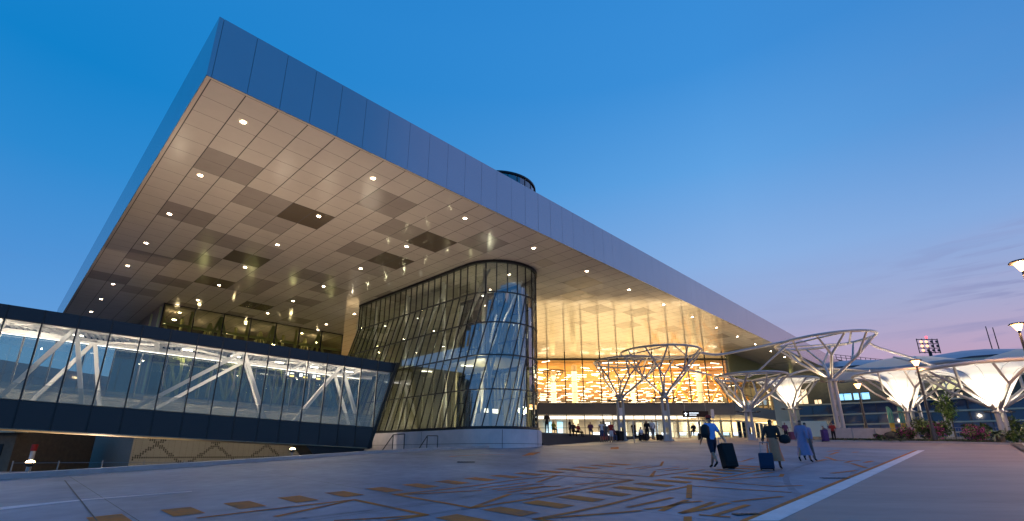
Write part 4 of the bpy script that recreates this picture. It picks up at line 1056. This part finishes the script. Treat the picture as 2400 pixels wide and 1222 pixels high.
m = MB(); r = random.Random(5)
for k in range(22):
    a = k*2.4; L_ = r.uniform(.8,1.15); el_ = r.uniform(.2,1.2); prev = Vector((0,0,.6))
    for t in range(1,8):
        q = t/7; p = Vector((math.cos(a)*L_*q*math.cos(el_*.8), math.sin(a)*L_*q*math.cos(el_*.8), .6+L_*q*math.sin(el_)-.7*q*q*L_)); d = (p-prev).normalized(); sd = d.cross(Vector((0,0,1))).normalized()
        for s_ in (-1,1): m.add([prev, p, p+sd*s_*.22*(1-q*.6)+d*.1-Vector((0,0,.05))], [(0,1,2)])
        prev = p
m.build('fronds', 'leaf', pm_)

# ================================================================ STREET FURNITURE
def feather(x, y, label, seed):
    z0 = gz(y)+.12
    o = empty('feather_flag', label, 'flag', (x,y,z0), .25, 'teal and yellow feather flags')
    m = MB(); m.tube([(0,0,0),(0,0,2.2),(.06,0,2.7),(.2,0,3.0)], .02, 6); m.box((0,0,.03),(.5,.5,.06)); m.build('pole', 'steel', o)
    m = MB(); n = 14
    for k in range(n):
        t0, t1 = k/n, (k+1)/n
        def pt(t, e):
            z = .35+2.6*t; w = .62*(1 if t < .75 else math.sqrt(max(0, 1-((t-.75)/.27)**2))); x_ = .02+(.18*max(0,t-.75)*2)*0
            return (x_+w*e, .05*math.sin(3*t+e*2), z)
        m.add([pt(t0,0),pt(t0,1),pt(t1,1),pt(t1,0)], [(0,1,2,3)], 0 if t0 > .42 else 1)
    m.build('banner', ['teal_flag','yellow_flag'], o)
    m = MB()   # pale squiggle of lettering running up the banner
    for k in range(8): m.tube([(.26+.05*math.sin(k*2.1),-.06,1.55+k*.12),(.38+.04*math.cos(k*1.7),-.06,1.60+k*.12),(.30,-.06,1.65+k*.12)], .015, 4)
    m.build('lettering', 'white_paint', o)
feather(35.2,47.0,'teal and yellow feather flag, left of the two by shrubs',1)
feather(36.4,47.2,'teal and yellow feather flag, right of the two by shrubs',2)
def barrier(x, y, rz, w, label, mt='kerb', h=1.1):
    o = empty('barrier_panel', label, 'barrier', (x,y,gz(y)), rz, 'grey panel barriers near the tallest tree')
    m = MB(); m.box((0,0,h/2+.05), (w,.04,h-.1)); m.build('panel', mt, o)
    m = MB()
    for s_ in (-1,1): m.tube([(s_*w/2,0,0),(s_*w/2,0,h)], .03, 6); m.box((s_*w*.35,0,.03),(.08,.6,.06))
    m.tube([(-w/2,0,h),(w/2,0,h)], .03, 6); m.build('frame', 'steel', o)
barrier(29.3,45.3,-.15,2.0,'grey panel barrier, leftmost at the tallest tree foot'); barrier(31.3,45.0,-.15,1.9,'grey panel barrier in the middle of the row'); barrier(32.9,44.9,.12,1.5,'slanted grey panel barrier, right end of the row')
o = empty('railing', 'low blue grey railing behind the flowering shrubs', 'railing', (34.5,46.6,gz(46.6)+.1), -.25)
m = MB()
for k in range(56): m.tube([(k*.2,0,0),(k*.2,0,1.0)], .014, 4)
m.build('baluster', 'steel', o); m = MB(); m.tube([(0,0,1.0),(11.2,0,1.0)], .03, 6); m.tube([(0,0,.1),(11.2,0,.1)], .02, 6); m.build('rail', 'steel', o)
m = MB(); r = random.Random(11)
o = empty('covered_heap', 'low black covered heap by the kerb left of flags', 'heap', (33.6,45.2,gz(45.2)))
m.lathe([(1.0,0),(1.02,.25),(.85,.55),(.5,.78),(.15,.85),(0,.86)], (0,0,0), 18); m.v = [(x*1.15+.12*math.sin(y*5+z*7), y*.7+.1*math.sin(x*4), z*(1+.12*math.sin(x*3))) for x, y, z in m.v]
m.build('cover', 'black_fab', o)
m = MB(); m.tube([(-.9,-.3,.1),(-.5,-.4,.5),(.4,-.4,.6),(.9,-.3,.2)], .04, 6); m.build('strap', 'cloth_red', o)
# signs
def polesign(x, y, h, w, hh, label, z=None):
    o = empty('pole_sign', label, 'sign', (x,y,gz(y) if z is None else z)); m = MB(); m.tube([(0,0,0),(0,0,h)], .035, 8); m.build('pole', 'steel', o)
    m = MB(); m.box((0,-.05,h-hh/2), (w,.03,hh)); m.build('plate', 'steel', o)
polesign(9.7,40.4,1.75,.07,.3,'slim bare pole standing on the pavement before the steps')
polesign(17.8,44.5,2.75,.28,.75,'pole with a small grey plate before the hall doors')
m = MB(); m.box((0,0,0), (.28,.03,.72)); tag(m.build('notice_plate', 'white_paint', None, (10.0,45.9,5.05)), 'small white notice on the column left of middle tree', 'notice')
es = empty('entrance_sign', 'dark sign with white symbol over the hall entrance doors', 'sign', (22.9,62.5,6.05))
m = MB(); m.box((0,0,0), (3.2,.18,.72)); m.build('panel', 'cloth_brown', es)
m = MB(); m.lathe([(0,0),(.17,0)], (0,0,0), 12); 
m = MB(); m.box((-1.25,-.1,0), (.08,.01,.42)); m.box((-1.25,-.1,.05), (.4,.01,.09)); m.box((-1.25,-.1,-.16), (.18,.01,.06))
for k in range(9): m.box((-.75+k*.13,-.1,.12), (.08,.01,.12)); 
for k in range(7): m.box((-.75+k*.13,-.1,-.12), (.08,.01,.10))
m.build('sign_marks', 'sign_white', es); m = MB(); m.tube([(-1.3,0,.36),(-1.3,0,1.7)], .03, 6); m.tube([(1.3,0,.36),(1.3,0,1.7)], .03, 6); m.build('hanger', 'steel', es)

# ================================================================ PEOPLE
def smooth_skin(verts, edges, radii):
    me = bpy.data.meshes.new('tmp'); me.from_pydata([tuple(v) for v in verts], edges, []); ob = bpy.data.objects.new('tmp', me); COL.objects.link(ob)
    md = ob.modifiers.new('s', 'SKIN'); md.use_smooth_shade = True
    for i, r in enumerate(radii):
        sv = me.skin_vertices[0].data[i]; sv.radius = r if isinstance(r, tuple) else (r, r)
        sv.use_root = (i == 0)
    ob.modifiers.new('d', 'SUBSURF').levels = 1; ob.modifiers['d'].render_levels = 1
    dg = bpy.context.evaluated_depsgraph_get(); ev = ob.evaluated_get(dg); out = bpy.data.meshes.new_from_object(ev)
    bpy.data.objects.remove(ob); bpy.data.meshes.remove(me); return out
def person(loc, rz, label, pose='stand', top='white', bottom='black', hair='hair', skin='skin', h=1.75, fine=False, shorts=False, skirt=False, cap=None, shoes='black', group=None, sleeves=.5, lean=0, armr=None, arml=None):
    k = h/1.75
    J = {'pel':(0,0,.95),'sp':(0,.0,1.12),'ch':(0,0,1.32),'nk0':(0,0,1.46),'nk':(0,.01,1.53),'hd0':(0,.015,1.60),'hd1':(0,.02,1.70)}
    rad = {'pel':(.155,.115),'sp':(.135,.10),'ch':(.165,.115),'nk0':(.075,.065),'nk':(.052,.052),'hd0':(.078,.09),'hd1':(.07,.08)}
    E_ = [('pel','sp'),('sp','ch'),('ch','nk0'),('nk0','nk'),('nk','hd0'),('hd0','hd1')]
    sit = pose == 'sit'
    for s, n in ((-1,'l'),(1,'r')):
        st_ = {'stand':.03,'walk':.30,'sit':0}[pose]*(s)
        if sit:
            J['hp'+n] = (s*.09,.02,.90); J['kn'+n] = (s*.13,.44,.90); J['an'+n] = (s*.13,.46,.50); J['ft'+n] = (s*.14,.62,.47)
        else:
            J['hp'+n] = (s*.085,0,.88); J['kn'+n] = (s*.095,st_*.45+.02,.50); J['an'+n] = (s*.10,st_*(1 if st_ > 0 else .95)-(.04 if pose == 'walk' and st_ < 0 else 0),.085+(.10 if pose == 'walk' and st_ < 0 else 0)); J['ft'+n] = (s*.12, J['an'+n][1]+.17, .035+(.02 if pose == 'walk' and st_ < 0 else 0))
        rad['hp'+n] = .092; rad['kn'+n] = .058; rad['an'+n] = .038; rad['ft'+n] = (.036,.028)
        E_ += [('pel','hp'+n),('hp'+n,'kn'+n),('kn'+n,'an'+n),('an'+n,'ft'+n)]
        J['sh'+n] = (s*.175,0,1.41); A = (armr if s > 0 else arml)
        if sit: el_, wr = (s*.24,.06,1.14), (s*.16,.30,1.05)
        elif A == 'back': el_, wr = (s*.25,-.10,1.16), (s*.27,-.26,.96)
        elif A == 'bent': el_, wr = (s*.25,-.02,1.15), (s*.15,.22,1.12)
        else: el_, wr = (s*.235,-.02-st_*.25,1.14), (s*.25,.06-st_*.6,.90)
        J['el'+n] = el_; J['wr'+n] = wr; d = (Vector(wr)-Vector(el_)).normalized(); J['hn'+n] = tuple(Vector(wr)+d*.075)
        rad['sh'+n] = .062; rad['el'+n] = .042; rad['wr'+n] = .027; rad['hn'+n] = (.036,.018)
        E_ += [('ch','sh'+n),('sh'+n,'el'+n),('el'+n,'wr'+n),('wr'+n,'hn'+n)]
        if fine:
            side = Vector((0,1,0)) if abs(d.y) < .6 else Vector((0,0,1))
            for q in range(4):
                b = Vector(J['hn'+n])+side*(-.027+.018*q); L_ = (.034,.040,.037,.028)[q]
                curl = Vector((-s*.012,0,0))
                J[f'f{q}a'+n] = tuple(b+d*L_); J[f'f{q}b'+n] = tuple(b+d*L_*1.8+curl*1.6); rad[f'f{q}a'+n] = .0095; rad[f'f{q}b'+n] = .008
                E_ += [('hn'+n, f'f{q}a'+n), (f'f{q}a'+n, f'f{q}b'+n)]
            J['th'+n] = tuple(Vector(J['wr'+n])+d*.05+side*.05); rad['th'+n] = .011; E_.append(('wr'+n,'th'+n))
    J['nose'] = (0,.115,1.615); rad['nose'] = .014; E_.append(('hd0','nose'))
    keys = list(J); idx = {n: i for i, n in enumerate(keys)}
    V = [Vector(J[n])*k for n in keys]
    if lean:
        for i, v in enumerate(V):
            if v.z > .9*k: V[i] = Vector((v.x, v.y+(v.z-.9*k)*lean, v.z))
    me = smooth_skin(V, [(idx[a], idx[b]) for a, b in E_], [(tuple(c*k for c in rad[n]) if isinstance(rad[n], tuple) else rad[n]*k) for n in keys])
    o = bpy.data.objects.new('person', me); COL.objects.link(o); me.materials.append(MT[skin]); me.materials.append(MT['cloth_'+shoes]) ; me.materials.append(MT['hair'])
    o.location = loc; o.rotation_euler.z = rz; tag(o, label, 'person', group)
    segs = [(V[idx[a]], V[idx[b]], a, b) for a, b in E_]
    def reg(p):
        best = None
        for a, b, na, nb_ in segs:
            ab = b-a; t = max(0, min(1, (p-a).dot(ab)/max(ab.length_squared, 1e-9))); d = (p-(a+ab*t)).length
            if best is None or d < best[0]: best = (d, na[:2], nb_[:2], t)
        return best
    ft = []; fb = []; fh = []
    for f in me.polygons:
        c = f.center; d, a, b, t = reg(c)
        if b == 'ft' or (a == 'kn' and b == 'an' and t > .9): f.material_index = 1
        if (a, b) in (('sp','ch'),('ch','nk'),('ch','sh')) and c.z < 1.485*k: ft.append(f.index)
        elif (a, b) == ('pe','sp'): (ft if c.z > .97*k else fb).append(f.index)
        elif (a, b) == ('sh','el'): 
            if t < sleeves*2: ft.append(f.index)
        elif (a, b) == ('el','wr'):
            if t < (sleeves-.5)*2: ft.append(f.index)
        elif (a, b) == ('pe','hp'): fb.append(f.index)
        elif (a, b) == ('hp','kn'): fb.append(f.index)
        elif (a, b) == ('kn','an') and not shorts and t < .93: fb.append(f.index)
        elif (a, b) in (('hd','hd'),('nk','hd')) and (c.z > 1.69*k or (c.y < (.0 if not lean else 9)*1 + (c.z-.9*k)*lean*.95+.02 and c.z > 1.575*k)): fh.append(f.index)
    def shell(idxs, off, name, m_):
        if not idxs: return
        used = {}; vs = []; fs = []
        for i in idxs:
            q = []
            for vi in me.polygons[i].vertices:
                if vi not in used:
                    used[vi] = len(vs); v = me.vertices[vi]; vs.append(tuple(v.co+v.normal*off))
                q.append(used[vi])
            fs.append(q)
        mm = bpy.data.meshes.new(name); mm.from_pydata(vs, [], fs); mm.materials.append(MT[m_]); mm.polygons.foreach_set('use_smooth', [True]*len(fs))
        oo = bpy.data.objects.new(name, mm); COL.objects.link(oo); oo.parent = o
    shell(ft, .018*k, 'shirt' if not skirt == 'dress' else 'dress_top', 'cloth_'+top)
    if not skirt: shell(fb, .016*k, 'shorts' if shorts else 'trousers', 'cloth_'+bottom)
    else:
        m = MB(); n = 20; prof = [(.155,1.06),(.19,.92),(.23,.6),(.30,.28)] ; vs = []; fs = []
        for r, z in prof:
            for q in range(n): a = 2*math.pi*q/n; rr = r*(1+.05*math.sin(5*a)*(1.1-z)); vs.append((rr*math.cos(a)*k, rr*.8*math.sin(a)*k+(.05*(1-z) if pose == 'walk' else 0), z*k))
        for i in range(len(prof)-1):
            for q in range(n): fs.append((i*n+q, i*n+(q+1)%n, (i+1)*n+(q+1)%n, (i+1)*n+q))
        m.add(vs, fs, 0, True); m.build('skirt', 'cloth_'+bottom, o)
    if cap:
        m = MB(); m.lathe([(.098,0),(.096,.05),(.07,.10),(0,.115)], (0,.015+.8*lean,1.655*1.0), 14); m.box((0,.12+.8*lean,1.665), (.13,.11,.015)); q = m.build('cap', 'cloth_'+cap, o); q.scale = (k,k,k)
    shell(fh, .014*k, 'hair', 'hair')
    return o
def suitcase(loc, rz, label, m_='black', h=.66, w=.44, d=.27, tilt=0, handle=.45):
    o = empty('suitcase', label, 'suitcase', loc, rz); o.rotation_euler.x = tilt
    m = MB(); m.box((0,0,h/2+.05), (w,d,h)); q = m.build('case', 'cloth_'+m_, o); bv = q.modifiers.new('b', 'BEVEL'); bv.width = .04; bv.segments = 3
    m = MB(); m.box((0,-d/2-.008,h*.35+.05), (w*.8,.025,h*.4)); m.build('pocket', 'cloth_'+m_, o)
    m = MB(); 
    for s in (-1,1): m.tube([(s*w*.3,d*.3,h),(s*w*.3,d*.3,h+handle)], .012, 6)
    m.tube([(-w*.3,d*.3,h+handle),(w*.3,d*.3,h+handle)], .016, 6); m.build('handle', 'steel', o)
    for s in (-1,1):
        m = MB(); m.tube([(s*w*.42-.02,d*.35,.04),(s*w*.42+.02,d*.35,.04)], .04, 10); m.build('wheel', 'black_fab', o)
    return o
# foreground travellers
person((7.05,17.96,.97), R_(12), 'man in light blue shirt and red cap pulling black suitcase', 'walk', 'sky', 'navy', h=1.80, fine=True, shorts=True, cap='red', armr='back', lean=.04, sleeves=.45)
suitcase((7.50,17.70,.955), R_(10), 'large black suitcase pulled by the man in light blue', 'black', .80, .46, .34, R_(-14), .28)
m = MB(); m.lathe([(.02,0),(.14,.02),(.17,.15),(.16,.38),(.08,.46),(0,.47)], (0,0,0), 16); m.v = [(x, y*.6, z) for x, y, z in m.v]
o = empty('shoulder_bag', 'dark bag slung at left side of man in light blue', 'bag', (6.82,17.86,1.98), R_(12)); m.build('bag_body', 'black_fab', o)
m = MB(); m.tube([(0,.05,.42),(.1,.12,.52),(.25,.1,.50)], .018, 5); m.build('strap', 'black_fab', o)
person((8.95,17.5,.945), R_(-35), 'woman in dark top and long tan skirt carrying a bag', 'walk', 'brown', 'tan', skin='skin_dark', h=1.70, fine=True, skirt=True, arml='back', armr='bent', sleeves=1.0, lean=.02)
suitcase((8.45,17.1,.925), R_(-25), 'short navy suitcase beside the woman in tan skirt', 'dkblue', .50, .44, .30, R_(-8), .42)
m = MB(); m.lathe([(.02,0),(.15,.03),(.19,.12),(.16,.24),(.05,.30),(0,.31)], (0,0,0), 16); m.v = [(x, y*.55, z) for x, y, z in m.v]; o = empty('shoulder_bag', 'black shoulder bag at the hip of the woman in tan skirt', 'bag', (9.32,17.38,1.78), R_(-20)); m.build('bag_body', 'black_fab', o)
m = MB(); m.tube([(-.12,0,.25),(-.14,0,.5),(-.2,0,.62)], .012, 5); m.tube([(.12,0,.25),(.0,0,.5),(-.2,0,.62)], .012, 5); m.build('strap', 'black_fab', o)
person((11.75,20.6,gz(20.6)), R_(-50), 'woman in loose long pale blue dress walking right', 'walk', 'blue', 'blue', h=1.70, fine=True, skirt='dress', sleeves=.9)
person((12.35,21.3,gz(21.3)), R_(-50), 'companion in short pale blue tunic behind the long dress', 'walk', 'blue', 'grey', h=1.60, fine=True, sleeves=.9)
# people further off
person((24.75,45.77,2.47), R_(170), 'person in plum shirt and dark trousers by funnel column', 'stand', 'plum', 'black', h=1.66)
suitcase((25.15,45.6,2.47), .3, 'dark case standing beside the person in plum shirt', 'plum', .75, .5, .3)
person((27.75,43.75,2.38), R_(140), 'person in red top with a purple suitcase at the kerb', 'stand', 'red', 'black', h=1.62, armr='bent')
suitcase((26.95,43.7,2.37), .2, 'tall purple suitcase left of the person in red top', 'purple', .95, .5, .34)
person((27.3,43.9,2.39), R_(100), 'person bending in dark clothes beside the purple suitcase', 'stand', 'grey', 'black', h=1.35, lean=.6)
person((7.45,42.1,2.28), R_(5), 'person in white vest and blue shorts seen from behind', 'stand', 'white', 'denim', h=1.72, shorts=True, sleeves=.1)
person((8.2,41.9,2.26), R_(-5), 'person in red top and white shorts seen from behind', 'stand', 'red', 'white', h=1.70, shorts=True, sleeves=.3)
person((7.85,42.3,2.3), R_(10), 'person in pale top squeezed between the two in shorts', 'stand', 'grey', 'grey', h=1.55, shorts=True)
person((12.45,46.6,2.58), R_(160), 'tall person in dark clothes left of the white shirted one', 'stand', 'black', 'black', h=1.78)
person((12.98,46.7,2.58), R_(200), 'tall person in white shirt left of the middle steel tree', 'stand', 'white', 'grey', h=1.84)
person((17.4,48.4,2.62), 0, 'small dark figure crouched beside a bag before the doors', 'sit', 'black', 'black', h=1.6)
for i, (x, y, top, bot, sit, hh, lab) in enumerate((
    (3.05,44.0,'brown','black',0,1.75,'person in brown standing next to the glass tower edge'),
    (3.7,45.0,'yellow','black',1,1.5,'person in yellow seated near the glass tower'),
    (5.1,44.5,'black','black',0,1.5,'dark dressed person standing first in the group of three'),
    (5.45,44.9,'brown','black',1,1.7,'person in brown seated in the group of three'),
    (5.9,45.1,'red','black',1,1.6,'person in dull red seated in the group of three'),
    (7.3,47.0,'plum','grey',1,1.7,'person in plum seated alone on the terrace edge'),
    (9.6,50.0,'yellow','black',1,1.4,'child in yellow seated behind the terrace edge'),
    (8.9,49.0,'grey','black',0,1.72,'grey clad person standing alone on the terrace'),
    (8.7,43.9,'plum','denim',1,1.75,'reclining person in plum left of the pair in shorts'),
    (11.2,51.0,'black','black',0,1.7,'black clad person standing right of the pair in shorts'),
    (12.5,52.0,'brown','black',0,1.65,'brown clad person nearest the left steel column'),
    (11.55,45.4,'white','black',1,1.7,'person in pale top seated right of the left steel column'),
    (11.0,45.2,'black','black',1,1.6,'black clad person seated behind the bare pole'),
    (2.6,63.0,'grey','black',0,1.7,'person standing close to the hall glass beside tower'))):
    z = max(gz(y), 3.112 if (y*U2.y+x*U2.x) > 27.8 else 0); 
    if not z > 3.1:
        v_ = y*U2.y+x*U2.x
        if v_ > 23.2: z = max(z, 2.0+.1375*int((v_-23.2)/.575))
    person((x,y,z-(.42 if sit else 0)), R_(170+37*i % 90), lab, 'sit' if sit else 'stand', top, bot, h=hh, sleeves=.4)
for i, (x, y, m_, h_, lab) in enumerate(((9.35,45.6,'black',.85,'black case right of the person in plum'),(9.75,45.5,'black',.8,'second black case in the row before the steps'),(8.4,45.9,'red',.55,'small red case among the seated people'),(13.5,46.5,'black',.5,'low black bag right of the white shirted person'),(13.9,46.6,'dkblue',.4,'low blue bag next to the middle steel column'),(12.0,45.6,'black',.6,'black case right of the seated pale top'),(11.9,46.9,'black',.7,'dark case left of the two tall standing people'),(17.9,48.3,'black',.55,'dark bag beside the crouched figure'))):
    v_ = y*U2.y+x*U2.x; z = max(gz(y), 2.0+.1375*int(min(7,max(0,(v_-23.2)/.575)))) if v_ > 23.2 else gz(y)
    suitcase((x,y,z), .2*i, lab, m_, h_, .5, .35, 0, .1)
